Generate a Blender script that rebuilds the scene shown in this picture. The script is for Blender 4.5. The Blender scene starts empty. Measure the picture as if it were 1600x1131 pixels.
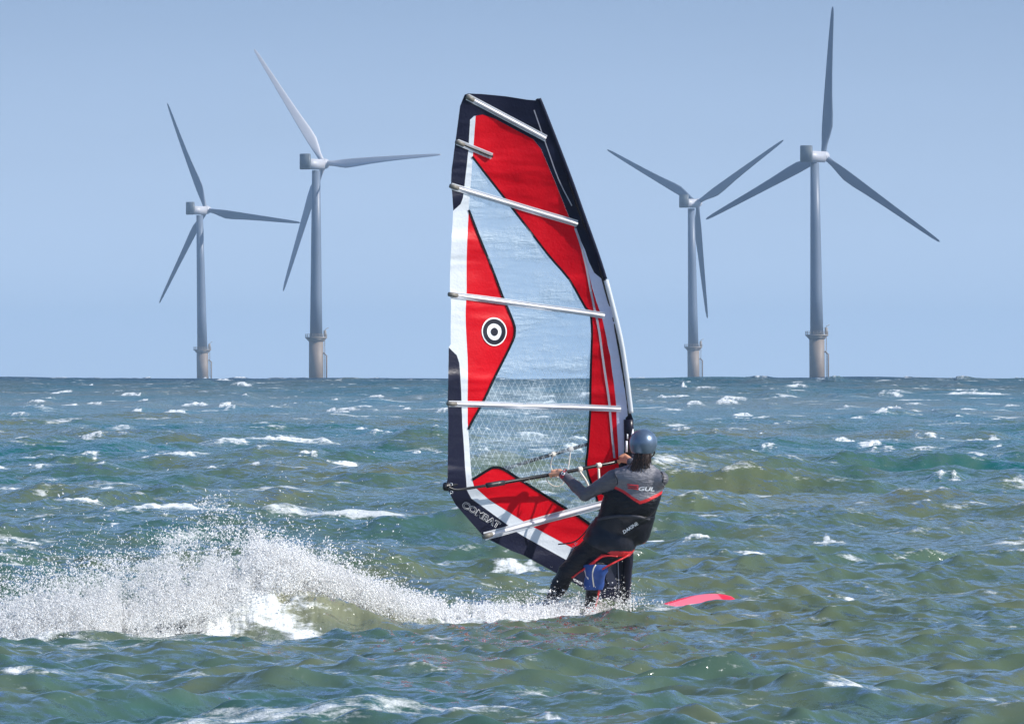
import bpy, bmesh, math, random
import numpy as np
from mathutils import Vector, Matrix, noise as mnoise
from mathutils.bvhtree import BVHTree
from mathutils.geometry import delaunay_2d_cdt
R = math.radians
random.seed(7); rng = np.random.default_rng(7)
scene = bpy.context.scene
COL = scene.collection

# ------------------------------------------------------------------ camera, world, sun, exposure
EYE = 2.15; F = 14000.0; HZ = 581.5        # eye height (m); focal length and horizon row on the 1600 px wide photograph
cam_d = bpy.data.cameras.new('camera'); cam = bpy.data.objects.new('camera', cam_d); COL.objects.link(cam)
cam.location = (0, 0, EYE); cam.rotation_euler = (R(90), 0, 0)
cam_d.sensor_width = 36; cam_d.lens = 36 * F / 1600; cam_d.shift_y = (HZ - 565.5) / 1600
cam_d.clip_start = 1; cam_d.clip_end = 60000
scene.camera = cam
SUN = Vector((0.79, -0.21, 0.58)).normalized()
w = bpy.data.worlds.new('World'); scene.world = w; w.use_nodes = True
nt = w.node_tree; N = nt.nodes; L = nt.links
bg = N['Background']; bg.inputs['Strength'].default_value = 0.10
sky = N.new('ShaderNodeTexSky'); sky.sky_type = 'NISHITA'; sky.sun_disc = False
sky.sun_elevation = math.asin(SUN.z); sky.sun_rotation = math.atan2(SUN.x, SUN.y)
sky.air_density = 1.0; sky.dust_density = 0.6; sky.ozone_density = 2.0
tc = N.new('ShaderNodeTexCoord'); sx = N.new('ShaderNodeSeparateXYZ'); L.new(tc.outputs['Generated'], sx.inputs[0])
rp = N.new('ShaderNodeValToRGB'); L.new(sx.outputs['Z'], rp.inputs[0])     # pale blue band of air low over the sea
e = rp.color_ramp.elements
e[0].position = 0.0; e[0].color = (4.7, 6.05, 8.1, 1)
e[1].position = 0.05; e[1].color = (1.9, 2.85, 4.6, 1)
e3 = e.new(0.16); e3.color = (2.2, 3.75, 6.5, 1)
e2 = e.new(0.5); e2.color = (1.5, 3.0, 6.0, 1)
fr = N.new('ShaderNodeMapRange'); fr.inputs[1].default_value = 0.1; fr.inputs[2].default_value = 0.7
fr.inputs[3].default_value = 0.95; fr.inputs[4].default_value = 0.25; L.new(sx.outputs['Z'], fr.inputs[0])
nz = N.new('ShaderNodeTexNoise'); mpw = N.new('ShaderNodeMapping'); mpw.inputs['Scale'].default_value = (6, 6, 40)
L.new(tc.outputs['Generated'], mpw.inputs[0]); L.new(mpw.outputs[0], nz.inputs['Vector']); nz.inputs['Scale'].default_value = 1.3; nz.inputs['Detail'].default_value = 4
nm = N.new('ShaderNodeMapRange'); nm.inputs[3].default_value = 0.91; nm.inputs[4].default_value = 1.08; L.new(nz.outputs[0], nm.inputs[0])
vm = N.new('ShaderNodeVectorMath'); vm.operation = 'SCALE'; L.new(rp.outputs[0], vm.inputs[0]); L.new(nm.outputs[0], vm.inputs['Scale'])
mx = N.new('ShaderNodeMix'); mx.data_type = 'RGBA'
L.new(fr.outputs[0], mx.inputs['Factor']); L.new(sky.outputs[0], mx.inputs['A']); L.new(vm.outputs[0], mx.inputs['B'])
L.new(mx.outputs['Result'], bg.inputs['Color'])
sl = bpy.data.lights.new('sun', 'SUN'); so = bpy.data.objects.new('sun', sl); COL.objects.link(so)
sl.energy = 4.7; sl.angle = R(0.5); sl.color = (1.0, 0.95, 0.88)
so.rotation_euler = SUN.to_track_quat('Z', 'Y').to_euler(); so.location = (60, -30, 60)
scene.view_settings.view_transform = 'Standard'; scene.view_settings.look = 'None'
scene.view_settings.exposure = 0.40; scene.view_settings.gamma = 1.0
scene.cycles.use_denoising = True
scene.cycles.diffuse_bounces = 12; scene.cycles.max_bounces = 14; scene.cycles.transparent_max_bounces = 24
scene.cycles.volume_bounces = 0

def P(px, py, Y):          # a point given by its row and column in the photograph and its distance
    return Vector(((px - 800) * Y / F, Y, EYE - (py - HZ) * Y / F))
def to_px(v): return (800 + v[0] * F / v[1], HZ + (EYE - v[2]) * F / v[1])

# ------------------------------------------------------------------ helpers
def tag(o, label=None, cat=None, group=None, kind=None):
    if label: o['label'] = label
    if cat: o['category'] = cat
    if group: o['group'] = group
    if kind: o['kind'] = kind
    return o
def empty(name, loc, parent=None):
    o = bpy.data.objects.new(name, None); COL.objects.link(o); o.location = loc; o.empty_display_size = 0.2
    if parent: o.parent = parent
    return o
def link(name, me, mats, parent=None, smooth=True):
    o = bpy.data.objects.new(name, me); COL.objects.link(o)
    for m in (mats if isinstance(mats, (list, tuple)) else [mats]): me.materials.append(m)
    if smooth: me.polygons.foreach_set('use_smooth', np.ones(len(me.polygons), dtype=bool))
    if parent is not None:
        o.parent = parent
        o.matrix_parent_inverse = world_inv(parent)
    return o
def world_inv(p):
    m = Matrix.Identity(4)
    while p is not None:
        m = (p.matrix_parent_inverse @ Matrix.LocRotScale(p.location, p.rotation_euler, p.scale)) @ m if p.parent else Matrix.LocRotScale(p.location, p.rotation_euler, p.scale) @ m
        p = p.parent
    return m.inverted()
def mesh_np(name, v, q):
    me = bpy.data.meshes.new(name); v = np.asarray(v, np.float32); q = np.asarray(q, np.int32); k = q.shape[1]
    me.vertices.add(len(v)); me.vertices.foreach_set('co', v.ravel())
    me.loops.add(q.size); me.loops.foreach_set('vertex_index', q.ravel())
    me.polygons.add(len(q)); me.polygons.foreach_set('loop_start', np.arange(0, q.size, k, dtype=np.int32))
    me.update(calc_edges=True); return me
def bm_mesh(name, bm):
    me = bpy.data.meshes.new(name); bmesh.ops.recalc_face_normals(bm, faces=bm.faces); bm.to_mesh(me); bm.free(); return me
def add_box(bm, c, s, rot=None):
    m = Matrix.Translation(c) @ (rot.to_4x4() if rot else Matrix.Identity(4)) @ Matrix.Diagonal((s[0], s[1], s[2], 1))
    bmesh.ops.create_cube(bm, size=1, matrix=m)
def add_tube(bm, pts, rad, seg=10, cap=True):      # swept round tube, one radius or one per point
    pts = [Vector(p) for p in pts]; n = len(pts)
    rad = [rad] * n if not isinstance(rad, (list, tuple)) else rad
    rings = []; prev = None
    for i, p in enumerate(pts):
        t = (pts[min(i + 1, n - 1)] - pts[max(i - 1, 0)]).normalized()
        if prev is None: a = t.orthogonal().normalized()
        else: a = (prev - t * prev.dot(t)).normalized()
        prev = a; b = t.cross(a)
        rings.append([bm.verts.new(p + (a * math.cos(2 * math.pi * k / seg) + b * math.sin(2 * math.pi * k / seg)) * rad[i]) for k in range(seg)])
    for r0, r1 in zip(rings, rings[1:]):
        for k in range(seg): bm.faces.new((r0[k], r0[(k + 1) % seg], r1[(k + 1) % seg], r1[k]))
    if cap: bm.faces.new(rings[0][::-1]); bm.faces.new(rings[-1])
def interp(pts, n):          # resample a polyline smoothly (Catmull-Rom)
    pts = [Vector(p) for p in pts]; out = []
    for i in range(len(pts) - 1):
        p0 = pts[max(i - 1, 0)]; p1 = pts[i]; p2 = pts[i + 1]; p3 = pts[min(i + 2, len(pts) - 1)]
        for k in range(n):
            t = k / n
            out.append(0.5 * ((2 * p1) + (p2 - p0) * t + (2 * p0 - 5 * p1 + 4 * p2 - p3) * t * t + (3 * p1 - p0 - 3 * p2 + p3) * t ** 3))
    out.append(pts[-1]); return out

class NT:                    # small node-material helper
    def __init__(s, name):
        s.m = bpy.data.materials.new(name); s.m.use_nodes = True; s.n = s.m.node_tree.nodes; s.l = s.m.node_tree.links
        s.b = s.n['Principled BSDF']; s.out = s.n['Material Output']
    def node(s, t, **kw):
        n = s.n.new(t)
        for k, v in kw.items(): setattr(n, k, v)
        return n
    def link(s, a, b): s.l.new(a, b)
    def noise(s, scale, detail=3, rough=0.5, vec=None, sc=None):
        n = s.node('ShaderNodeTexNoise'); n.inputs['Scale'].default_value = scale; n.inputs['Detail'].default_value = detail; n.inputs['Roughness'].default_value = rough
        if vec is None: vec = s.node('ShaderNodeTexCoord').outputs['Object']
        if sc: 
            mp = s.node('ShaderNodeMapping'); mp.inputs['Scale'].default_value = sc; s.link(vec, mp.inputs[0]); vec = mp.outputs[0]
        s.link(vec, n.inputs['Vector']); return n.outputs[0]
    def mr(s, v, a, b, c=0.0, d=1.0, smooth=False):
        n = s.node('ShaderNodeMapRange'); s.link(v, n.inputs[0])
        if smooth: n.interpolation_type = 'SMOOTHSTEP'
        for i, x in zip((1, 2, 3, 4), (a, b, c, d)): n.inputs[i].default_value = x
        return n.outputs[0]
    def math(s, op, a, b=None, c=None):
        n = s.node('ShaderNodeMath', operation=op)
        for i, x in enumerate((a, b, c)):
            if x is None: continue
            if isinstance(x, (int, float)): n.inputs[i].default_value = x
            else: s.link(x, n.inputs[i])
        return n.outputs[0]
    def mix(s, f, a, b):
        n = s.node('ShaderNodeMix', data_type='RGBA')
        for k, x in (('Factor', f), ('A', a), ('B', b)):
            if isinstance(x, (int, float)): n.inputs[k].default_value = x
            elif isinstance(x, tuple): n.inputs[k].default_value = (*x, 1) if len(x) == 3 else x
            else: s.link(x, n.inputs[k])
        return n.outputs['Result']
    def bump(s, h, strength=0.3, dist=0.01):
        n = s.node('ShaderNodeBump'); n.inputs['Strength'].default_value = strength; n.inputs['Distance'].default_value = dist
        s.link(h, n.inputs['Height']); s.link(n.outputs[0], s.b.inputs['Normal']); return n.outputs[0]
def simple(name, col, rough=0.5, var=0.12, scale=20, metal=0.0, bump=0.0, spec=0.5, coat=0.0):
    t = NT(name); nz = t.noise(scale, 4)
    c = t.mix(nz, tuple(x * (1 - var) for x in col), tuple(min(1, x * (1 + var)) for x in col)); t.link(c, t.b.inputs['Base Color'])
    t.b.inputs['Roughness'].default_value = rough; t.b.inputs['Metallic'].default_value = metal
    t.b.inputs['Specular IOR Level'].default_value = spec; t.b.inputs['Coat Weight'].default_value = coat
    if bump: t.bump(nz, bump, 0.01)
    return t.m

# ------------------------------------------------------------------ the sea
def lattice(seed, x, y):     # smooth value noise in the plane
    r = np.random.default_rng(seed); T = r.random((256, 256)).astype(np.float32)
    xi = np.floor(x).astype(np.int64); yi = np.floor(y).astype(np.int64); fx = (x - xi).astype(np.float32); fy = (y - yi).astype(np.float32)
    fx = fx * fx * (3 - 2 * fx); fy = fy * fy * (3 - 2 * fy)
    g = lambda a, b: T[a & 255, b & 255]
    return (g(xi, yi) * (1 - fx) + g(xi + 1, yi) * fx) * (1 - fy) + (g(xi, yi + 1) * (1 - fx) + g(xi + 1, yi + 1) * fx) * fy
def fbm(seed, x, y, o=4):
    s = 0; a = 0.5; t = 0
    for i in range(o): s = s + a * lattice(seed + i, x, y); t += a; x = x * 2.03 + 11.7; y = y * 2.03 + 5.3; a *= 0.55
    return s / t
def seg_rows():
    ys = [-3000, -1500, -700, -300, -120, -50, -20, 0, 15, 28, 36, 41, 44]; y = 46.0
    while y < 9000:
        ys.append(y); y += 0.075 if y < 82 else 0.11 if y < 105 else (0.0022 * y if y < 420 else 0.0045 * y if y < 800 else 0.0030 * y if y < 6000 else 0.006 * y)
    ys += [9000, 10500, 13000, 17000]
    return np.array(ys)
ROW = seg_rows()
T0 = np.linspace(-1.22, 1.22, 1080)
ext = np.array([1.3, 1.5, 1.9, 2.6, 4, 7, 14, 30])
TT = np.concatenate([-ext[::-1], T0, ext])
HW = np.maximum(np.abs(ROW), 60) * 0.0573
Yg, Tg = np.meshgrid(ROW, TT, indexing='ij'); Xg = Tg * HW[:, None]
far = np.abs(Tg) > 1.23
Xg = np.where(far, np.sign(Tg) * (HW[:, None] * 1.22 + (np.abs(Tg) - 1.22) * (HW[:, None] + 150)), Xg)
dY = np.gradient(ROW)[:, None] * np.ones_like(Yg); dX = np.abs(np.gradient(Xg, axis=1))
X = Xg.astype(np.float32); Y = Yg.astype(np.float32); dY = dY.astype(np.float32); dX = dX.astype(np.float32)
Z = np.zeros_like(X); OX = np.zeros_like(X); OY = np.zeros_like(X); FOLD = np.zeros_like(X)
calm = 1 - 0.97 * np.exp(-((Y - 72.5) / 10.5) ** 4)              # the patch round the board is shaped by hand below
bands = [(24, 48, 9, 0.50, 0.5), (12, 22, 9, 0.070, 0.6), (5, 11, 16, 0.058, 0.8), (2.2, 5, 24, 0.042, 0.9), (0.75, 2.2, 44, 0.029, 0.9), (0.26, 0.75, 60, 0.0165, 0.8)]
offs = np.clip((Y - 250) / 900, 0, 1) ** 1.3
for bi, (l0, l1, n, std, q) in enumerate(bands):
    a = std * math.sqrt(2.0 / n)
    for i in range(n):
        lam = l0 * (l1 / l0) ** ((i + rng.random()) / n); k = 2 * math.pi / lam
        th = R(-90 + 14) + rng.normal() * (0.25, 0.30, 0.34, 0.42, 0.62, 0.75)[bi]; kx, ky = k * math.cos(th), k * math.sin(th)
        att = np.clip(1.9 - np.abs(ky) * dY * 0.9, 0, 1) * np.clip(1.9 - np.abs(kx) * dX * 0.9, 0, 1)
        if bi == 0: att = att * offs
        elif bi < 4: att = att * (calm if bi < 3 else 0.5 + 0.5 * calm)
        ph = (kx * X + ky * Y + rng.random() * 6.283).astype(np.float32)
        if 1 < bi < 5: att = att * (1 + 0.45 * np.clip((Y - 95) / 60, 0, 1))
        c = np.cos(ph) * att * a; s = np.sin(ph) * att * a
        Z += c; OX -= q * kx / k * s; OY -= q * ky / k * s; FOLD += k * c * (1 if 1 < bi < 5 else 0)
Z = Z * (1 + 0.5 * np.clip(FOLD, -0.3, 0.8)).astype(np.float32)
gusts = fbm(3, X / 14 + 3, Y / 30, 3)
fq = FOLD + (gusts - 0.5) * 0.9; thr = np.quantile(fq[(Y > 50) & (Y < 100)], 0.962)
FOAM = np.clip((fq - thr) * 1.5 + 0.25, 0, 0.6) * (fq > thr - 0.17)
FOAM *= np.clip(1.15 - np.exp(-((Y - 66) / 12) ** 2), 0, 1)

def cap(px, py, wpx, hpx, slant=0.0, lace=0.0):       # one breaking crest at a place of the sea
    lvl = 0.13; yb = (EYE - lvl) * F / max(py + hpx * 0.3 - HZ, 3.0); s = yb / F
    cx = (px - 800) * s; hw = max(wpx * 0.82 * s, 0.05); H = hpx * s * 0.85 * float(np.clip((yb - 55) / 110, 0.25, 1))
    dyl = float(np.interp(yb, ROW, np.gradient(ROW))); sy = max(0.32 + H * 1.5, 1.9 * dyl)
    r0, r1 = np.searchsorted(ROW, [yb - max(sy * 9, 5), yb + max(sy * 9, 5)]); r1 = min(r1 + 1, len(ROW))
    if r1 - r0 < 2: return
    xs = X[r0]; c0, c1 = np.searchsorted(xs, [cx - max(hw * 4, 3), cx + max(hw * 4, 3)])
    if c1 - c0 < 2: return
    x = X[r0:r1, c0:c1]; y = Y[r0:r1, c0:c1]; rc = min(int(np.searchsorted(ROW, yb)), nR - 1); cc = min(int(np.searchsorted(X[rc], cx)), X.shape[1] - 1)
    lift = np.clip(lvl - Z[rc, cc], -0.05, 0.35)
    u = (x - cx) / hw; ns = int(abs(px * 7 + py * 13)) % 900; asy = 1 if ns % 3 else -1
    wig = fbm(ns, x / (hw * 0.45) + 5, y * 0 + 3, 4) - 0.5
    yc = yb + slant * (x - cx) + sy * 1.8 * wig - sy * 1.0 * u * u
    v = (y - yc) / sy; rag = fbm(ns + 9, x / (hw * 0.22) + 2, y * 0 + 1, 4); env = np.exp(-np.abs(u) ** 3.2) * (1 + 0.35 * asy * np.clip(u, -1, 1)) * (0.35 + 1.2 * rag)
    tear = fbm(ns + 5, x / max(hw * 0.13, 0.05), y / (sy * 0.9), 5)
    Z[r0:r1, c0:c1] += lift * np.exp(-((x - cx) / max(hw * 1.8, 1.2)) ** 2 - ((y - yb) / max(sy * 3, 2.0)) ** 2) + np.exp(-(u * 0.5) ** 2) * np.exp(-(v * 0.42) ** 2) * H * 0.5 \
        + env * np.exp(-np.where(v < 0, v * 0.75, v * 1.5) ** 2) * H * (0.35 + 0.45 * (tear - 0.3))
    front = np.exp(-(np.where(v < 0, v * 0.62, v * 1.5)) ** 2); core = np.exp(-(np.where(v < 0, v * 1.3, v * 2.0)) ** 2)
    f = np.exp(-np.abs(u) ** 2.5 * 0.8) * (front * (0.22 + 0.80 * tear) + core * 0.40)
    f = np.maximum(f, 0.50 * (0.3 + tear) * np.exp(-(u * 0.55 - 0.25 * asy) ** 2 * 1.5) * np.exp(-((v + 0.6) * 0.5) ** 2))
    if py > 1000: f = f * 0.72
    FOAM[r0:r1, c0:c1] = np.maximum(FOAM[r0:r1, c0:c1], f)
nR = len(ROW)
CAPS = [(90,614,18,5),(270,628,16,4),(306,632,32,7),(384,617,8,4),(430,638,20,5),(453,634,24,5),(495,634,14,4),(215,641,14,4),(275,643,36,6),
 (98,667,28,7),(248,685,45,9),(192,700,44,6),(365,695,36,4),(455,690,104,17),(375,712,46,7),(253,703,10,7),(282,714,40,7),(328,736,14,6),(417,734,34,4),
 (565,670,32,7),(598,683,26,7),(655,685,60,8),(540,726,44,6),(553,747,84,11),(680,735,50,9),(45,768,74,15),(172,762,50,6),(130,783,58,24),(265,780,35,10),
 (275,793,104,12),(350,785,24,8),(465,813,40,4),(610,815,84,18),(660,809,30,5),(35,847,70,7),(1052,620,45,9),(1015,611,20,5),(1005,628,18,6),(1098,625,22,5),
 (1085,633,20,7),(1128,629,14,4),(1180,604,14,5),(1230,611,20,7),(1212,619,20,5),(1300,604,12,5),(1390,615,25,6),(1425,608,25,4),(1392,640,32,14),(1520,617,84,7),
 (1500,651,18,5),(1517,641,34,3),(1235,668,62,12),(1400,663,150,8),(1475,669,30,5),(1095,719,54,6),(1140,724,62,6),(1185,734,38,10),(1125,786,30,13),(1240,801,36,5),
 (1250,826,24,10),(1295,842,30,5),(1480,742,26,9),(1490,728,30,5),(1565,721,40,8),(1580,690,12,6),(1565,845,30,5),(1035,845,74,8),(1090,854,34,8),(660,612,60,8),
 (590,620,16,4),(640,606,22,5),(800,884,76,12),(1080,930,60,8),(1310,935,34,8),(520,640,14,4),(560,640,20,5),(1320,690,30,4),(1160,655,24,4),(1275,655,24,4),
 (700,640,22,5),(845,612,24,5),(1060,690,28,4),(1560,655,26,4),(1440,710,24,4),(60,640,22,4),(140,690,24,5),(60,720,34,5),(160,735,24,5),(500,770,40,5),
 (1400,780,30,4),(1330,760,26,4),(1530,790,34,5),(620,700,30,5),(80,752,30,4),(210,820,40,5),(540,850,44,5),(1240,760,22,4),(1170,860,50,5),(1380,880,34,4),
 (655,1040,70,7),(850,1113,70,9),(30,1046,60,11),(505,1080,60,6),(1250,1082,50,4)]
for c in CAPS: cap(*c, slant=random.uniform(-0.25, 0.35))
for i in range(420):
    py = HZ + 6.5 + 150 * random.random() ** 2.0; k = (py - HZ) / 150
    cap(random.uniform(-120, 1720), py, random.uniform(6, 18) * (1 + 1.6 * k), random.uniform(1.8, 4.0) * (1 + 0.7 * k), slant=random.uniform(-0.3, 0.3))

# the swell in front of the board, the trough behind it and the breaking wake wave
def gxy(cx, cy, ax, ay, rot=0.0):
    c, s = math.cos(rot), math.sin(rot); u = ((X - cx) * c + (Y - cy) * s) / ax; v = (-(X - cx) * s + (Y - cy) * c) / ay
    return u, v
yr = np.interp(X, [-6, -4.3, -1.1, -0.55, 0, 0.5, 1.5, 3.5], [70.6, 71.0, 72.6, 74.2, 75.3, 76.6, 78.0, 78.6]).astype(np.float32)
yr = yr + (fbm(41, X / 0.55, X * 0 + 2, 4) - 0.5) * 0.5
rz = np.interp(X, [-6, -4.3, -1.1, 0, 1.5, 3.5], [-0.035, -0.03, 0.0, 0.0, 0.02, 0.02]).astype(np.float32)
dv = Y - yr
ridge = np.where(dv < 0, np.exp(-(dv / 2.2) ** 2), np.exp(-(dv / 0.45) ** 2))
trough = np.exp(-((dv - 2.4) / 1.7) ** 2) * np.clip((3.6 - X) / 2, 0, 1)
Z += ridge * rz - trough * 0.12
cr = 0.03 * (fbm(43, X / 0.18, Y / 0.25, 3) - 0.5); Z += cr * ridge
# wake mound, a curling wave of olive water with a torn white front
u, v = gxy(-2.05, 75.2, 1.05, 0.75, 0.15); tw = fbm(51, X / 0.22, Y / 0.35, 5)
m1 = np.exp(-(u * u + v * v)); Z += m1 * (0.40 + 0.22 * (tw - 0.5))
u2, v2 = gxy(-3.2, 74.4, 0.9, 0.7, 0.0); m2 = np.exp(-(u2 * u2 + v2 * v2)); Z += m2 * (0.14 + 0.25 * (tw - 0.5))
u3, v3 = gxy(-4.2, 73.2, 0.9, 0.9, 0.0); m3 = np.exp(-(u3 * u3 + v3 * v3)); Z += m3 * (0.16 + 0.20 * (tw - 0.5))
u4, v4 = gxy(-0.6, 76.9, 0.95, 0.6, 0.25); m4 = np.exp(-(u4 * u4 + v4 * v4)); Z += m4 * (0.05 + 0.16 * (tw - 0.5))
u5, v5 = gxy(-1.35, 76.3, 0.9, 0.5, 0.2); m5 = np.exp(-(u5 * u5 + v5 * v5)); Z += m5 * (0.14 + 0.06 * (tw - 0.5))
u6, v6 = gxy(0.3, 79.2, 0.55, 1.0, 0.4); m6 = np.exp(-(u6 * u6 + v6 * v6)); Z += m6 * (0.05 + 0.16 * (tw - 0.5))
def line_d(pts):              # distance to a polyline of world points, and the share along it
    best = np.full(X.shape, 1e9, np.float32); al = np.zeros_like(X); n = len(pts) - 1
    for i, (a, b) in enumerate(zip(pts, pts[1:])):
        dx, dy = b[0] - a[0], b[1] - a[1]; t = np.clip(((X - a[0]) * dx + (Y - a[1]) * dy) / (dx * dx + dy * dy), 0, 1)
        d = np.hypot(X - a[0] - t * dx, (Y - a[1] - t * dy)); mk = d < best; best = np.where(mk, d, best); al = np.where(mk, (i + t) / n, al)
    return best, al
d, al = line_d([(-2.45, 75.3), (-2.1, 74.75), (-1.7, 74.25), (-1.25, 73.95), (-0.95, 73.85)])
fs = np.exp(-(d / (0.46 - 0.26 * al)) ** 2) * (0.55 + 0.95 * tw)
d2, al2 = line_d([(-4.9, 72.0), (-4.1, 72.7), (-3.3, 73.8), (-2.7, 74.8)])
fs2 = np.exp(-(d2 / 1.2) ** 2) * (0.6 + 0.8 * tw)
d3, al3 = line_d([(-2.6, 76.0), (-1.6, 77.0), (-0.6, 76.9), (0.2, 77.4), (0.8, 78.9)])
fs3 = np.exp(-(d3 / np.maximum(0.6, 0.85 - 0.25 * al3)) ** 2) * (0.6 + 0.8 * tw)
fs4 = np.clip(m6 * 1.5, 0, 1) * (0.55 + 0.9 * tw)
fs5 = m1 * np.clip(tw - 0.30, 0, 1) * 1.7
nofront = (dv > 0.1)
for f in (fs, fs2, fs3, fs4, fs5): FOAM = np.where(nofront, np.maximum(FOAM, f), FOAM)
TURB = np.clip((m1 + m2 + m3 * 0.5 + m5) * 1.0, 0, 1).astype(np.float32) * nofront
Z += np.where(FOAM > 0.55, (tw - 0.5) * 0.05, 0) * (np.abs(Y - 76) < 5)
fade = np.clip((12000 - Y) / 6000, 0, 1)
V = np.stack([X + OX, Y + OY, Z * fade - (X * X + Y * Y) / (2 * 7.4e6)], -1).reshape(-1, 3)   # the sea follows the curve of the earth
nr, nc = X.shape; ii = np.arange(nr - 1)[:, None] * nc + np.arange(nc - 1)[None, :]
Q = np.stack([ii, ii + 1, ii + nc + 1, ii + nc], -1).reshape(-1, 4)
sea_me = mesh_np('sea', V, Q)
at = sea_me.attributes.new('foam', 'FLOAT', 'POINT'); at.data.foreach_set('value', FOAM.astype(np.float32).ravel())
at = sea_me.attributes.new('churn', 'FLOAT', 'POINT'); at.data.foreach_set('value', TURB.ravel())
at = sea_me.attributes.new('deep', 'FLOAT', 'POINT'); at.data.foreach_set('value', np.clip((Y - 90) / 80, 0, 1).astype(np.float32).ravel())
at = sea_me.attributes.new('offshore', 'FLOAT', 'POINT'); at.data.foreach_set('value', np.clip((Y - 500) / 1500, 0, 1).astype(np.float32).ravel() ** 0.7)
def sea_z(x, y):
    r = min(max(int(np.searchsorted(ROW, y)), 1), nr - 1); c = min(int(np.searchsorted(X[r], x)), nc - 1); return float(Z[r, c])

t = NT('sea_water'); b = t.b
pos = t.node('ShaderNodeNewGeometry').outputs['Position']
big = t.noise(0.045, 3, 0.55, pos, (1.0, 0.22, 1.0))
mid = t.noise(0.55, 4, 0.6, pos, (0.7, 0.6, 1.0))
deep = t.node('ShaderNodeAttribute', attribute_name='deep').outputs['Fac']
teal = t.mix(deep, (0.040, 0.096, 0.080), (0.012, 0.100, 0.098))
colw = t.mix(t.mr(big, 0.42, 0.60), teal, (0.090, 0.115, 0.060))
colw = t.mix(t.mr(mid, 0.40, 0.70), colw, t.mix(0.6, colw, (0.145, 0.148, 0.078)))
off = t.node('ShaderNodeAttribute', attribute_name='offshore').outputs['Fac']
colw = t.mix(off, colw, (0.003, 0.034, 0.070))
chn = t.node('ShaderNodeAttribute', attribute_name='churn').outputs['Fac']
colw = t.mix(t.math('MULTIPLY', chn, 0.75), colw, (0.26, 0.25, 0.16))
foam = t.node('ShaderNodeAttribute', attribute_name='foam').outputs['Fac']
fn = t.noise(7.0, 6, 0.72, pos, (0.7, 0.6, 2.2))
fn2 = t.noise(1.9, 3, 0.6, pos, (0.5, 0.5, 1.3))
fm = t.math('ADD', foam, t.math('MULTIPLY', t.math('SUBTRACT', fn, 0.5), 1.8))
fm = t.math('ADD', fm, t.math('MULTIPLY', t.math('SUBTRACT', fn2, 0.5), 0.4))
fmask = t.mr(fm, 0.44, 0.92, smooth=True)
t.link(t.mix(t.mr(fn, 0.3, 0.7), (0.58, 0.63, 0.65), (0.82, 0.84, 0.84)), b.inputs['Base Color']); b.inputs['Roughness'].default_value = 0.8
st = t.noise(0.9, 8, 0.76, pos, (0.45, 0.6, 1.4)); st2 = t.noise(0.35, 3, 0.5, pos, (0.5, 0.5, 0.5))
fleck = t.math('MULTIPLY', t.mr(t.math('ADD', st, t.math('MULTIPLY', t.math('SUBTRACT', st2, 0.5), 0.35)), 0.60, 0.665), 0.8)
fmask = t.math('MAXIMUM', fmask, fleck)
h1 = t.noise(1.7, 3, 0.62, pos, (1.0, 0.7, 1.0)); h2 = t.noise(8.0, 3, 0.6, pos, (1.0, 0.5, 1.0))
h0 = t.noise(0.5, 4, 0.55, pos, (0.7, 0.8, 0.3))
hh = t.math('ADD', t.math('MULTIPLY', h1, 0.30), t.math('MULTIPLY', h2, 0.035))
hh = t.math('ADD', hh, t.math('MULTIPLY', h0, t.math('MULTIPLY', off, 3.6)))
t.bump(t.math('MULTIPLY', fn, 0.05), 1.0, 1.0)
wb = t.node('ShaderNodeBump'); wb.inputs['Strength'].default_value = 1.0; wb.inputs['Distance'].default_value = 1.0; t.link(hh, wb.inputs['Height'])
dif = t.node('ShaderNodeBsdfDiffuse'); t.link(colw, dif.inputs[0])
glo = t.node('ShaderNodeBsdfGlossy'); glo.inputs['Color'].default_value = (0.93, 0.97, 1.0, 1); t.link(t.math('ADD', 0.13, t.math('MULTIPLY', off, 0.2)), glo.inputs['Roughness']); t.link(wb.outputs[0], glo.inputs['Normal'])
fre = t.node('ShaderNodeFresnel'); fre.inputs['IOR'].default_value = 1.34; t.link(wb.outputs[0], fre.inputs['Normal'])
wm = t.node('ShaderNodeMixShader'); t.link(t.math('MULTIPLY', fre.outputs[0], t.math('SUBTRACT', 1.0, t.math('MULTIPLY', off, 0.62))), wm.inputs[0]); t.link(dif.outputs[0], wm.inputs[1]); t.link(glo.outputs[0], wm.inputs[2])
fmx = t.node('ShaderNodeMixShader'); t.link(fmask, fmx.inputs[0]); t.link(wm.outputs[0], fmx.inputs[1]); t.link(b.outputs[0], fmx.inputs[2]); t.link(fmx.outputs[0], t.out.inputs[0])
SEA_MAT = t.m
sea = link('sea', sea_me, SEA_MAT); tag(sea, kind='structure')

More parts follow.
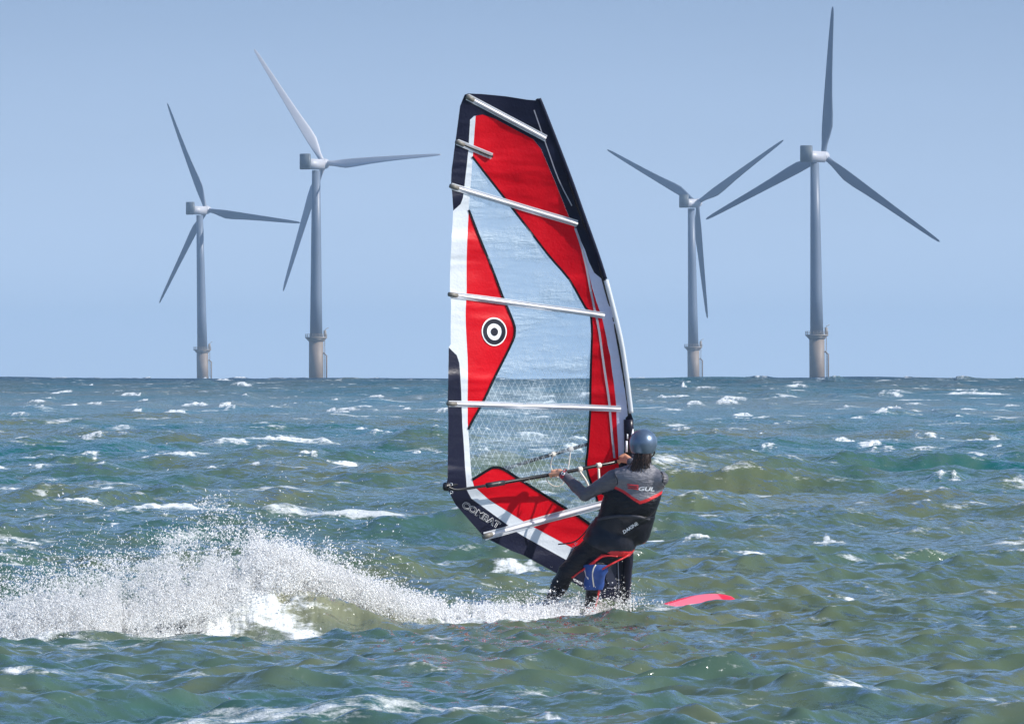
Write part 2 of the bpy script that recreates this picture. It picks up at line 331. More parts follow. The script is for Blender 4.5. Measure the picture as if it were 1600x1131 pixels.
# ------------------------------------------------------------------ wind turbines
M_turb_shade = simple('turbine_shade_paint', (0.12, 0.155, 0.215), 0.45, 0.05, 0.3)  # shade and blue haze put into the paint of towers and blades
M_turb_lit = simple('turbine_lit_paint', (0.42, 0.43, 0.47), 0.45, 0.05, 0.3)  # lighter copy of the turbine paint, for parts meant to look sunlit
M_dark = simple('cooler_shade', (0.10, 0.12, 0.14), 0.5, 0.1, 0.5)  # nacelle rear darkened in colour to look shaded
M_yel = simple('transition_paint', (0.19, 0.15, 0.12), 0.6, 0.25, 0.35)
M_steel = simple('platform_steel', (0.24, 0.20, 0.16), 0.6, 0.2, 0.6)
def blade_mesh(Lb):
    st = [(0.0, 1.9, 1.9, 0.0), (0.03, 1.95, 1.85, 0.0), (0.07, 2.3, 1.6, -0.15), (0.13, 3.3, 1.2, -0.5), (0.19, 4.05, 0.95, -0.8), (0.27, 3.9, 0.78, -0.75), (0.4, 3.2, 0.58, -0.5),
          (0.55, 2.6, 0.42, -0.32), (0.7, 2.1, 0.30, -0.2), (0.85, 1.6, 0.20, -0.1), (0.94, 1.2, 0.13, -0.05), (0.985, 0.8, 0.08, 0.0), (1.0, 0.25, 0.05, 0.0)]
    vs = []; n = 16
    for s, ch, th, off in st:
        for k in range(n):
            a = 2 * math.pi * k / n; x = math.cos(a) * ch / 2; y = math.sin(a) * th / 2 * (1.0 if s < 0.05 else (0.62 + 0.38 * math.cos(a)))
            tw = R(12 * (1 - s) ** 2); x -= off; vs.append((x * math.cos(tw) - y * math.sin(tw), x * math.sin(tw) + y * math.cos(tw) + 1.6 * s * s, s * Lb))
    q = [(i * n + k, i * n + (k + 1) % n, (i + 1) * n + (k + 1) % n, (i + 1) * n + k) for i in range(len(st) - 1) for k in range(n)]
    me = bpy.data.meshes.new('blade'); me.from_pydata(vs, [], q + [tuple(range((len(st) - 1) * n, len(st) * n))]); return me
def turbine(hx, hy, tx, bx, platform_py, s, yaw, phi, Lb, label, pitch=(0, 0, 0), bmat=None):
    Yd = s * F; ax = Vector((math.sin(yaw), math.cos(yaw), 0)); ah = (ax * math.cos(R(5)) + Vector((0, 0, math.sin(R(5)))))
    base = Vector(((bx - 800) * s, Yd, 0)); root = empty('wind_turbine', base)
    tag(root, label, 'wind turbine', 'offshore wind turbines on the horizon')
    hz = EYE + (HZ - hy) * s; pz = EYE + (HZ - platform_py) * s
    top = Vector(((tx - 800) * s, Yd, hz - 2.3))
    bm = bmesh.new(); pr = lambda f: base.lerp(top, f)
    add_tube(bm, [pr(pz / top.z), pr(0.4), pr(0.7), pr(1.0)], [2.35, 2.15, 1.85, 1.55], 28); link('tower', bm_mesh('tower', bm), M_turb_shade, root)
    pb = pr(pz / top.z)
    bm = bmesh.new(); add_tube(bm, [base + Vector((0, 0, -6)), pb + Vector((0, 0, -0.5))], [2.75, 2.7], 28)
    tp = link('transition_piece', bm_mesh('transition_piece', bm), M_yel, root)
    bm = bmesh.new()
    for k in (-1, 1): add_tube(bm, [base + Vector((3.9, k * 0.9, -5)), base + Vector((3.9, k * 0.9, pz * 0.55)), base + Vector((2.7, k * 0.9, pz * 0.62))], 0.28, 8)
    z = 0.5
    while z < pz * 0.98: add_box(bm, base + Vector((3.3, 0, z)), (0.25, 1.5, 0.12)); z += 0.9
    add_tube(bm, [base + Vector((3.2, 0.4, 0)), base + Vector((3.2, 0.4, pz))], 0.1, 6); add_tube(bm, [base + Vector((3.2, -0.4, 0)), base + Vector((3.2, -0.4, pz))], 0.1, 6)
    link('boat_landing', bm_mesh('boat_landing', bm), M_yel, root)
    bm = bmesh.new(); add_tube(bm, [pb + Vector((0, 0, -1.6)), pb + Vector((0, 0, -0.4))], [2.8, 3.9], 28); add_tube(bm, [pb + Vector((0, 0, -0.4)), pb + Vector((0, 0, 0.1))], 4.1, 28)
    pl = link('platform', bm_mesh('platform', bm), M_steel, root)
    bm = bmesh.new(); nn = 20
    for k in range(nn):
        a = 2 * math.pi * k / nn; p = pb + Vector((4.0 * math.cos(a), 4.0 * math.sin(a), 0)); add_tube(bm, [p, p + Vector((0, 0, 1.2))], 0.07, 5)
    for zz in (0.6, 1.2): add_tube(bm, [pb + Vector((4.0 * math.cos(2 * math.pi * k / nn), 4.0 * math.sin(2 * math.pi * k / nn), zz)) for k in range(nn + 1)], 0.06, 5)
    link('railing', bm_mesh('railing', bm), M_steel, pl)
    bm = bmesh.new(); add_box(bm, pb + Vector((3.3, -0.8, 1.4)), (1.0, 1.0, 2.4)); add_tube(bm, [pb + Vector((3.4, 0.9, 0)), pb + Vector((3.4, 0.9, 3.0)), pb + Vector((4.6, 0.9, 3.6))], 0.12, 6)
    link('davit_crane', bm_mesh('davit_crane', bm), M_steel, pl)
    rot = Matrix((ax, Vector((0, 0, 1)).cross(ax), (0, 0, 1))).transposed()
    nc_ = Vector(((tx - 800) * s, Yd, hz)); hub = Vector(((hx - 800) * s, 0, hz)); 
    dh = max((hub.x - nc_.x) / max(ax.x, 0.3), 5.0); dh = min(dh, 8.5); hubp = nc_ + ax * dh + Vector((0, 0, 0.3))
    bm = bmesh.new(); add_box(bm, nc_ + ax * (dh * 0.5 - 4.2), (dh + 5.2, 3.9, 3.9), rot)
    bmesh.ops.bevel(bm, geom=bm.edges[:], offset=0.45, segments=3, affect='EDGES'); link('nacelle', bm_mesh('nacelle', bm), M_turb_lit, root)
    bm = bmesh.new(); add_box(bm, nc_ - ax * 6.9 + Vector((0, 0, 0.9)), (1.6, 4.3, 5.9), rot); bmesh.ops.bevel(bm, geom=bm.edges[:], offset=0.2, segments=2, affect='EDGES')
    link('cooler', bm_mesh('cooler', bm), M_dark, root)
    bm = bmesh.new(); add_tube(bm, [hubp - ah * 1.6, hubp - ah * 0.6, hubp + ah * 0.8, hubp + ah * 1.9, hubp + ah * 2.6, hubp + ah * 2.9], [1.7, 1.95, 1.95, 1.5, 0.8, 0.1], 20)
    link('hub', bm_mesh('hub', bm), M_turb_lit, root)
    uu = Vector((math.cos(yaw), -math.sin(yaw), 0)); vv = ah.cross(uu) * -1
    if vv.z < 0: vv = -vv
    for k in range(3):
        a = phi - k * 2 * math.pi / 3; rad = uu * math.cos(a) + vv * math.sin(a); tan = ah.cross(rad)
        m = (Matrix((tan, ah, rad)).transposed() @ Matrix.Rotation(pitch[k], 3, 'Z')).to_4x4(); m.translation = hubp + rad * 0.9
        me = blade_mesh(Lb); me.transform(m); link('blade', me, bmat or M_turb_shade, root)
turbine(1288, 245, 1273, 1277, 523, 0.2277, R(27.5), R(84.6), 52.5, 'tallest wind turbine at far right, one blade pointing straight up')
turbine(1090, 318, 1080, 1084, 542, 0.2890, R(29.5), R(152), 51.5, 'wind turbine right of the sail with one blade hanging down beside its tower')
turbine(503, 257, 494, 494, 527, 0.2397, R(35), R(124), 52.3, 'larger wind turbine left of the sail, a blade pointing right to the sail', (R(42), R(-42), 0), M_turb_lit)  # blades take the lighter lit-looking paint, so they read as sunlit
turbine(316, 329, 312, 317, 546, 0.2976, R(37), R(113), 53.4, 'smallest wind turbine at far left with a short looking tower')

# ------------------------------------------------------------------ sail and rig
LUFF = [(147, 838), (155, 843.6), (175, 852), (273, 890), (326, 909), (400, 935.5), (438, 947.5), (524, 969), (581, 978.5), (645, 987), (700, 989), (760, 990), (867, 988), (899, 985.4), (975, 983)]
LP = np.array([a for a, _ in LUFF]); LX = np.array([b for _, b in LUFF])
def depth(px, py):
    z = (960 - py) / 175; xl = np.interp(py, LP, LX); d = (xl - px) / 175
    tw = np.interp(z, [0, 1.3, 4.7], [0.50, 0.56, 0.30]); s = np.clip(d / 1.66, 0, 1)
    return 80.35 - 0.24 * z - d * tw + 0.17 * math.sin(math.pi * s ** 0.8) * np.interp(z, [0, .7, 3.6, 4.7], [0.2, 1, 0.8, 0.2])
def S(px, py, off=0.0):
    p = P(px, py, float(depth(px, py)))
    if off: p += Vector((0.38, -0.88, -0.2)) * off
    return p
rig = empty('windsurf_rig', P(983, 962, 80.35)); tag(rig, 'windsurf sail of red, navy and clear panels on a pink nosed board', 'windsurf board')
def wr(px, py, k):           # soft creases running from clew to luff
    return k * (0.010 * math.sin(px * 0.045 + py * 0.03 + 2 * math.sin(py * 0.013)) + 0.006 * mnoise.noise(Vector((px * 0.03, py * 0.018, 3))) + 0.004 * mnoise.noise(Vector(((px + py) * 0.06, (px - py) * 0.015, 8))))
def panel(name, poly, mat, parent, off=0.0, step=7.0, crease=1.0, label=None):
    poly = [Vector(p) for p in poly]; b = []
    for i, p in enumerate(poly):
        q = poly[(i + 1) % len(poly)]; n = max(1, int((q - p).length / step))
        b += [p.lerp(q, k / n) for k in range(n)]
    nb = len(b); xs = [p.x for p in b]; ys = [p.y for p in b]; pts = list(b)
    def inside(x, y):
        c = False; j = nb - 1
        for i in range(nb):
            if (b[i].y > y) != (b[j].y > y) and x < (b[j].x - b[i].x) * (y - b[i].y) / (b[j].y - b[i].y) + b[i].x: c = not c
            j = i
        return c
    B = np.array([(p.x, p.y) for p in b])
    y = min(ys) + step / 2; r = 0
    while y < max(ys):
        x = min(xs) + (step / 2 if r % 2 else 0)
        while x < max(xs):
            if inside(x, y) and np.min(np.hypot(B[:, 0] - x, B[:, 1] - y)) > step * 0.55: pts.append(Vector((x, y)))
            x += step
        y += step * 0.87; r += 1
    vo, eo, fo, *_ = delaunay_2d_cdt(pts, [(i, (i + 1) % nb) for i in range(nb)], [], 1, 1e-4)
    vs = [S(p.x, p.y, off + wr(p.x, p.y, crease)) for p in vo]
    me = bpy.data.meshes.new(name); me.from_pydata([tuple(v) for v in vs], [], [tuple(f)[::-1] for f in fo])
    uv = me.uv_layers.new(name='UVMap')
    for l in me.loops: p = vo[l.vertex_index]; uv.data[l.index].uv = (p.x / 100, p.y / 100)
    o = link(name, me, mat, parent)
    if label: o['label'] = label
    return o
def strip(name, pts, w_, mat, parent, off=0.004, smooth=3):
    pts = interp([(p[0], p[1], 0) for p in pts], smooth); n = len(pts); vs = []
    ws = w_ if isinstance(w_, (list, tuple)) else [w_, w_]
    for i, p in enumerate(pts):
        tdir = (pts[min(i + 1, n - 1)] - pts[max(i - 1, 0)]).normalized(); nn = Vector((-tdir.y, tdir.x, 0)); ww = ws[0] + (ws[1] - ws[0]) * i / (n - 1)
        for k in (-1, 1): q = p + nn * k * ww / 2; vs.append(S(q.x, q.y, off + wr(q.x, q.y, 1.0)))
    me = bpy.data.meshes.new(name); me.from_pydata([tuple(v) for v in vs], [], [(2 * i, 2 * i + 1, 2 * i + 3, 2 * i + 2) for i in range(n - 1)])
    return link(name, me, mat, parent)
def cloth(name, col, trans=0.35, rough=0.35, grid=0.25):
    t = NT(name); uvn = t.node('ShaderNodeUVMap').outputs[0]
    n1 = t.noise(0.9, 5, 0.6, uvn); n2 = t.noise(26, 2, 0.5, uvn)
    mpc = t.node('ShaderNodeMapping'); mpc.inputs['Rotation'].default_value = (0, 0, R(-48)); mpc.inputs['Scale'].default_value = (0.22, 1.1, 1); t.link(uvn, mpc.inputs[0]); n3 = t.noise(1.0, 3, 0.5, mpc.outputs[0])
    c = t.mix(n1, tuple(x * 0.82 for x in col), tuple(min(1, x * 1.12) for x in col)); c = t.mix(t.math('MULTIPLY', n2, grid), c, tuple(x * 0.6 for x in col))
    t.link(c, t.b.inputs['Base Color']); t.b.inputs['Roughness'].default_value = rough; t.b.inputs['Specular IOR Level'].default_value = 0.25
    bn = t.bump(t.math('ADD', t.math('MULTIPLY', t.mr(n3, 0.42, 0.75, 0, 1, True), 0.55), t.math('ADD', t.math('MULTIPLY', n1, 0.25), t.math('MULTIPLY', n2, 0.03))), 0.7, 0.10)
    tr = t.node('ShaderNodeBsdfTranslucent'); t.link(c, tr.inputs[0]); t.link(bn, tr.inputs['Normal'])
    ms = t.node('ShaderNodeMixShader'); ms.inputs[0].default_value = trans; t.link(t.b.outputs[0], ms.inputs[1]); t.link(tr.outputs[0], ms.inputs[2]); t.link(ms.outputs[0], t.out.inputs[0])
    return t.m
M_red = cloth('red_sailcloth', (0.82, 0.0, 0.012), 0.35, 0.5); M_navy = cloth('navy_sailcloth', (0.008, 0.010, 0.030), 0.04, 0.4)
M_white = cloth('white_sailcloth', (0.80, 0.84, 0.88), 0.3, 0.4, 0.1); M_seam = cloth('black_seam_tape', (0.004, 0.005, 0.009), 0.01)
M_sleeve = cloth('lilac_white_luff_cloth', (0.62, 0.63, 0.80), 0.1, 0.4, 0.1); M_web = cloth('grey_webbing', (0.42, 0.42, 0.50), 0.1); M_tack = cloth('black_sailcloth', (0.014, 0.014, 0.028), 0.05, 0.3)
t = NT('clear_window_film'); uvn = t.node('ShaderNodeUVMap').outputs[0]; sp = t.node('ShaderNodeSeparateXYZ'); t.link(uvn, sp.inputs[0])
def gline(sign):
    v = t.math('MULTIPLY', t.math('ADD', sp.outputs[0], t.math('MULTIPLY', sp.outputs[1], 0.47 * sign)), 10.0)
    return t.math('ABSOLUTE', t.math('SUBTRACT', t.math('FRACT', v), 0.5))
g = t.math('MINIMUM', gline(1), gline(-1)); lines = t.mr(g, 0.04, 0.085, 1.0, 0.0)
low = t.mr(sp.outputs[1], 5.3, 6.3, 0.10, 1.0); lines = t.math('MULTIPLY', lines, low)
sc1 = t.noise(1.4, 6, 0.65, uvn, (1.5, 0.9, 1.0)); 
mp = t.node('ShaderNodeMapping'); mp.inputs['Rotation'].default_value = (0, 0, R(48)); mp.inputs['Scale'].default_value = (0.45, 2.4, 1); t.link(uvn, mp.inputs[0])
sc2 = t.noise(1.2, 5, 0.6, mp.outputs[0]); scuff = t.mr(t.math('ADD', t.math('MULTIPLY', sc1, 0.5), t.math('MULTIPLY', sc2, 0.6)), 0.50, 0.70)
op = t.math('ADD', t.math('MULTIPLY', scuff, 0.50), t.math('MULTIPLY', lines, 0.34)); op = t.math('ADD', op, 0.09); op = t.math('MINIMUM', op, 0.95)
t.b.inputs['Base Color'].default_value = (0.55, 0.66, 0.74, 1); t.b.inputs['Roughness'].default_value = 0.4; t.b.inputs['Coat Weight'].default_value = 0.05; t.b.inputs['Specular IOR Level'].default_value = 0.3
t.bump(t.math('ADD', sc2, t.math('MULTIPLY', sc1, 0.4)), 1.0, 0.11)
trl = t.node('ShaderNodeBsdfTranslucent'); trl.inputs[0].default_value = (0.6, 0.7, 0.78, 1)
ms0 = t.node('ShaderNodeMixShader'); ms0.inputs[0].default_value = 0.3; t.link(t.b.outputs[0], ms0.inputs[1]); t.link(trl.outputs[0], ms0.inputs[2])
tp = t.node('ShaderNodeBsdfTransparent'); tp.inputs[0].default_value = (0.90, 0.95, 0.97, 1)
ms = t.node('ShaderNodeMixShader'); t.link(op, ms.inputs[0]); t.link(tp.outputs[0], ms.inputs[1]); t.link(ms0.outputs[0], ms.inputs[2]); t.link(ms.outputs[0], t.out.inputs[0])
M_win = t.m
M_batten = simple('batten_white', (0.78, 0.76, 0.80), 0.35, 0.1, 8); M_carbon = simple('carbon_tube', (0.012, 0.012, 0.014), 0.25, 0.2, 30); M_blackp = simple('black_plastic', (0.02, 0.02, 0.024), 0.4, 0.2, 20)
M_letw = simple('white_print', (0.85, 0.86, 0.88), 0.5, 0.03); M_letd = simple('navy_print', (0.006, 0.008, 0.02), 0.5, 0.03, 20, 0, 0, 0.25); M_letr = simple('red_print', (0.70, 0.03, 0.04), 0.5, 0.05)
M_grey = simple('grey_end_cap', (0.16, 0.15, 0.13), 0.5, 0.3, 60); M_cream = simple('cream_webbing', (0.72, 0.66, 0.58), 0.7, 0.15, 60)

sail = empty('sail', P(983, 962, 80.35)); sail.parent = rig; sail.location = (0, 0, 0)
inA = [(719.4, 318.7), (723, 309), (731.3, 235), (733.7, 187), (739.7, 181.3), (754, 179), (775.5, 187), (833, 218), (844.8, 232.7), (866.3, 282.8), (890, 340), (898.5, 355.7)]
panel('head_panel', [(725.4, 148), (718, 166), (711, 218), (705, 264), (703.9, 283), (707.5, 329)] + inA + [(913, 390), (919, 409), (928, 426), (942.7, 437.8), (947.5, 438), (935.5, 398), (909, 326), (890, 273), (852, 175), (843.6, 155), (836, 157), (823, 156), (790, 151), (751.6, 147), (731, 146)], M_navy, sail, 0.002)
wr_r = [(742.6, 181), (738.5, 244.6), (732.5, 328), (729.7, 400), (728.5, 437.8), (727.8, 485.5), (730, 557), (731.3, 660), (732, 671), (737.3, 743), (738.4, 749.4)]
inC = [(713.4, 554.8), (717, 566.7), (719.4, 600), (721.4, 635), (722.5, 660), (727.7, 736.7), (730, 766), (737, 779)]
panel('leech_panel', [(733.7, 187), (731.3, 235), (723, 309), (719.4, 318.7), (707.5, 329), (705, 400), (702.7, 452), (704, 471), (705, 538), (701.5, 543)] + inC + [(792.5, 819.5), (804, 829), (820, 838.7), (884, 874), (893.5, 855), (829, 820.5), (816.9, 813.5), (765, 781.3), (741.5, 760)] + wr_r[::-1] , M_white, sail, 0.0)
panel('clew_panel', [(701.5, 543)] + inC + [(792.5, 819.5), (804, 829), (820, 838.7), (884, 874), (893, 855), (925, 842), (946, 842), (946, 880), (939, 934), (916, 921), (869, 895), (820, 868), (799, 860), (763, 842), (752, 834), (712, 788), (700, 766), (697, 757), (699, 747), (700, 660), (698.6, 626)], M_navy, sail, 0.003)
seamL = [(737.3, 244.6), (788.7, 310), (799.4, 324.6), (854, 395), (887.8, 435.4), (915, 480.7), (923, 492.7), (923.6, 557), (922.4, 629), (922, 641), (917.7, 705), (915.5, 726), (922, 751.6), (935, 790), (941, 836)]
redR = [(908.5, 390), (926, 449.7), (939, 492.7), (954.6, 557), (961.8, 629), (963, 660), (965.4, 705), (968, 760), (962, 830)]
panel('upper_red_panel', [(742.6, 181)] + inA[5:] + redR + [(941, 836)] + seamL[:-1][::-1] + [(738.5, 244.6)], M_red, sail, 0.0)
dia = [(732.5, 328), (757.5, 392), (785, 461.6), (801.8, 504.6), (803.7, 519), (800.6, 533), (780, 576), (756.4, 625), (737.3, 660), (732, 671)]
panel('side_red_panel', dia + [(731.3, 660), (730, 557), (727.8, 485.5), (728.5, 437.8), (729.7, 400)], M_red, sail, 0.0)
Ftop = [(738.4, 749.4), (764.9, 732.5), (773.4, 730), (786, 732.5), (818, 752.6), (887, 796), (899, 803.4), (922, 819.5), (940, 836)]
panel('lower_red_panel', Ftop + [(925, 843), (893, 855), (829, 820.5), (816.9, 813.5), (765, 781), (741.5, 760)], M_red, sail, 0.0015)
panel('window_panel', [(738.5, 244.6)] + seamL[1:] + Ftop[::-1] + [(737.3, 743), (732, 671)] + dia[::-1] , M_win, sail, -0.001, step=6.5, crease=1.6)
panel('luff_panel', [(898.5, 355.7)] + redR[:6] + [(963.2, 700), (966, 724), (974, 712), (975.5, 690), (977, 652), (985.6, 645.5), (986, 640), (978.5, 581), (969, 524), (947.5, 438), (942.7, 437.8), (928, 426), (919, 409), (913, 390)], M_sleeve, sail, 0.001, crease=0.4)
panel('tack_panel', [(977, 652), (985.6, 645.5), (988.8, 655), (990, 760), (988, 867), (985.4, 899), (983, 972), (975, 970), (956, 955), (939, 934), (946, 880), (946, 842), (941, 836), (962, 830), (968, 760), (966, 724), (974, 712), (975.5, 690)], M_tack, sail, 0.002)
for k, pl in enumerate((seamL, dia, Ftop)): strip('seam_tape', pl, 3.4 if k != 2 else 4.0, M_seam, sail, 0.006)
strip('webbing', [(899, 357), (909, 390), (928, 478), (940, 545), (950, 619), (953.7, 662), (959, 715)], 3.4, M_web, sail, 0.006)
strip('seam_tape', [(834, 172), (852, 225), (872, 280), (894, 322)], 1.6, M_web, sail, 0.006)
strip('seam_tape', [(948, 862), (966, 866), (966, 918), (948, 918)], 1.3, M_web, sail, 0.006, 1)
panel('tack_window', [(950, 871), (963, 871), (963, 912), (952, 916), (947, 905)], cloth('slate_vinyl', (0.05, 0.055, 0.085), 0.05, 0.25), sail, 0.007)
def batten(p0, p1, wpx, name='batten', inner=M_batten):
    n = 14; pts = [S(p0[0] + (p1[0] - p0[0]) * i / n, p0[1] + (p1[1] - p0[1]) * i / n, 0.013) for i in range(n + 1)]
    bm = bmesh.new(); add_tube(bm, pts, [wpx / 175 * 0.19] * (n + 1), 10); o = link(name, bm_mesh(name, bm), inner, sail)
    strip('batten_pocket', [p0, ((p0[0] + p1[0]) / 2, (p0[1] + p1[1]) / 2), p1], wpx, M_white, o, 0.008, 6)
    for sg in (-1, 1): strip('pocket_edge', [(p0[0], p0[1] + sg * wpx * .36), (p1[0], p1[1] + sg * wpx * .36)], 0.7, M_web, o, 0.0105, 12)
    d = Vector((p1[0] - p0[0], p1[1] - p0[1])).normalized()
    bm = bmesh.new(); add_tube(bm, [S(p0[0] - d.x * 2, p0[1] - d.y * 2, 0.014), S(p0[0] + d.x * 5, p0[1] + d.y * 5, 0.016), S(p0[0] + d.x * 12, p0[1] + d.y * 12, 0.015)], [wpx / 175 * 0.33, wpx / 175 * 0.36, wpx / 175 * 0.30], 10)
    link('end_cap', bm_mesh('end_cap', bm), M_grey, o); return o
batten((729, 151), (852, 216), 10.5); batten((704, 290.5), (902, 349.5), 10.5); batten((702, 459.5), (944, 492.5), 10.0); batten((700, 630), (969, 638), 9.5)
batten((756, 837), (945, 786), 12.5)
batten((713, 221.5), (769, 244.5), 10.0, 'short_batten', M_blackp)
def disc(name, cx, cy, r0, r1, mat, off):
    n = 48; vs = []; 
    for r in (r0, r1): vs += [tuple(S(cx + 0.9 * r * math.cos(2 * math.pi * k / n), cy + r * 1.03 * math.sin(2 * math.pi * k / n), off + wr(cx + r * math.cos(2 * math.pi * k / n), cy + r * math.sin(2 * math.pi * k / n), 1))) for k in range(n)]
    me = bpy.data.meshes.new(name); me.from_pydata(vs, [], [(k, (k + 1) % n, n + (k + 1) % n, n + k) for k in range(n)]); return link(name, me, mat, sail)
disc('ring_emblem', 771.5, 517.8, 0.01, 21.3, M_letw, 0.007); disc('ring_emblem', 771.5, 517.8, 12.6, 19.2, M_letd, 0.010); disc('ring_emblem', 771.5, 517.8, 0.01, 6.2, M_letd, 0.010)

def text_mesh(s, size=1.0, offset=0.0, extrude=0.0, shear=0.0):
    cu = bpy.data.curves.new('txt', 'FONT'); cu.body = s; cu.size = size; cu.offset = offset; cu.extrude = extrude; cu.shear = shear; cu.resolution_u = 3
    o = bpy.data.objects.new('txt', cu); COL.objects.link(o); dg = bpy.context.evaluated_depsgraph_get(); dg.update()
    me = bpy.data.meshes.new_from_object(o.evaluated_get(dg)); bpy.data.objects.remove(o)
    bm = bmesh.new(); bm.from_mesh(me); bmesh.ops.triangulate(bm, faces=bm.faces); bm.to_mesh(me); bm.free(); return me
def sail_text(s, x, y, ang, length, hscale, offset, mat, off, parent=None):
    me = text_mesh(s, 1.0, offset); xs = [v.co.x for v in me.vertices]; w0 = text_w(s); k = length / w0; c, sn = math.cos(ang), math.sin(ang)
    for v in me.vertices:
        u = v.co.x * k; vv = -v.co.y * k * hscale; px, py = x + u * c - vv * sn, y + u * sn + vv * c; v.co = S(px, py, off + wr(px, py, 1))
    return link('lettering', me, mat, parent or sail, smooth=False)
def text_w(s):
    me = text_mesh(s); xs = [v.co.x for v in me.vertices]; return max(xs) - min(xs)
ang = math.atan2(822 - 789, 776 - 722)
sail_text('COMBAT', 721, 791, ang, 64, 0.90, 0.042, M_letw, 0.007); sail_text('COMBAT', 721, 791, ang, 64, 0.90, 0.004, M_letd, 0.010)
sail_text('FORCE  53', 893, 905, R(27), 26, 0.8, 0.02, M_letw, 0.007)

# mast: curved carbon tube in the sleeve
bm = bmesh.new(); mp_ = [(p, x - 4.5) for p, x in LUFF if 150 < p]; pts = [P(x, p, float(depth(x, p)) + 0.015) for p, x in mp_]
pts = interp(pts, 4); n = len(pts); add_tube(bm, pts, [0.014 + 0.014 * i / n for i in range(n)], 14); link('mast', bm_mesh('mast', bm), M_carbon, rig)
bm = bmesh.new(); ps = [P(x - 0.5, p, float(depth(x, p)) + 0.004) for p, x in [(438, 947.5), (524, 969), (581, 978.5), (620, 983.5), (645, 986.5)]]
add_tube(bm, interp(ps, 4), [0.022] * 17, 12); link('luff_sleeve', bm_mesh('luff_sleeve', bm), M_white, sail)
bm = bmesh.new(); ps = [P(x - 1.5, p, float(depth(x, p)) + 0.004) for p, x in [(155, 843.6), (175, 852), (273, 890), (326, 909), (400, 935.5), (436, 947)]]
add_tube(bm, interp(ps, 4), [0.020] * 21, 12); link('luff_sleeve', bm_mesh('luff_sleeve', bm), M_navy, sail)
bm = bmesh.new(); ps = [P(x - 6, p, float(depth(x, p)) + 0.0) for p, x in [(655, 988), (760, 990), (867, 988), (899, 985.4), (966, 983)]]
add_tube(bm, interp(ps, 4), [0.045] * 17, 12); link('luff_sleeve', bm_mesh('luff_sleeve', bm), M_tack, sail)
# boom
boom = empty('boom', P(983, 690, 80)); boom.parent = rig; boom.location = P(983, 690, 80) - rig.location
boomw = boom
def bpath(off, pts): return [P(x, y, float(depth(min(x, 980), 740)) + off[i]) for i, (x, y) in enumerate(pts)]
near = bpath([-0.02, -0.05, -0.08, -0.15, -0.20, -0.23, -0.20, -0.12, -0.02], [(700, 761), (712, 765), (730, 763), (768, 757), (830, 746.5), (880, 738), (930, 728), (966, 720), (985, 706)])
farb = bpath([0.02, 0.04, 0.10, 0.18, 0.30, 0.36, 0.30, 0.18, 0.05], [(700, 759), (712, 757), (735, 750), (775, 737), (835, 718), (880, 705), (925, 692), (965, 684), (986, 690)])
def boom_arm(pts):
    n1 = interp(pts, 6); a = link_tube('boom_arm', n1[:20], 0.0125, M_carbon, boom); return n1
def link_tube(name, pts, r, mat, parent, seg=12):
    bm = bmesh.new(); add_tube(bm, pts, r, seg); return link(name, bm_mesh(name, bm), mat, parent)
for pts in (near, farb):
    n1 = interp(pts, 6); link_tube('tail_tube', n1[:22], 0.0125, M_carbon, boom); link_tube('boom_arm', n1[19:], 0.0165, M_carbon, boom); link_tube('clamp', n1[17:21], 0.024, M_blackp, boom)
c = P(697, 760, float(depth(700, 760))); bm = bmesh.new(); add_tube(bm, [c + Vector((-.03, 0, 0)), c + Vector((-.02, 0, 0)), c + Vector((.02, 0, 0)), c + Vector((.045, 0, -.005))], [.02, .036, .040, .02], 14)
add_tube(bm, [c + Vector((0, -.05, 0)), c + Vector((0, .05, 0))], .026, 12); link('tail_end', bm_mesh('tail_end', bm), M_blackp, boom)
M_ring = simple('steel_ring', (0.6, 0.65, 0.7), 0.25, 0.1, 10, 0.8)
for q in ((703.5, 756), (704.5, 768.5)):
    bm = bmesh.new(); cc = S(q[0], q[1], 0.012); 
    add_tube(bm, [cc + Vector((0.012 * math.cos(a_), -0.004, 0.012 * math.sin(a_))) for a_ in [k * math.pi / 5 for k in range(11)]], 0.004, 6)
    link('clew_eyelet', bm_mesh('clew_eyelet', bm), M_ring, sail)
def on_arm(pts, px): 
    n1 = interp(pts, 8); i = min(range(1, len(n1)), key=lambda i: abs(to_px(n1[i])[0] - px)); return n1[i], (n1[i] - n1[i - 1]).normalized()
for pts, xs in ((near, (904, 934)), (farb, (866, 890))):
    for x in xs:
        p, d_ = on_arm(pts, x); link_tube('line_clamp', [p - d_ * 0.022, p - d_ * 0.016, p + d_ * 0.016, p + d_ * 0.022], [0.020, 0.024, 0.024, 0.020], M_cream, boom)
p, _ = on_arm(near, 905); link_tube('harness_line', interp([p + Vector((0, -.01, -.02)), p + Vector((.06, -.03, -.11)), p + Vector((.10, -.03, -.20)), p + Vector((.17, -0.0, -.20)), on_arm(near, 934)[0] + Vector((.0, -.01, -.03))], 6), 0.010, M_cream, boom)
p, _ = on_arm(farb, 866); link_tube('harness_line', interp([p + Vector((0, 0, -.02)), p + Vector((-.02, .03, -.10)), p + Vector((.03, .05, -.20)), p + Vector((.12, .05, -.18)), on_arm(farb, 890)[0] + Vector((0, 0, -.02))], 6), 0.007, M_cream, boom)
cc = P(870, 744, 79.62); link_tube('uphaul_loop', interp([cc + Vector((-.09, 0, 0)), cc + Vector((-.085, 0, -.04)), cc + Vector((-.03, 0, -.085)), cc + Vector((.04, 0, -.08)), cc + Vector((.07, 0, -.03))], 5), 0.005, M_cream, boom)
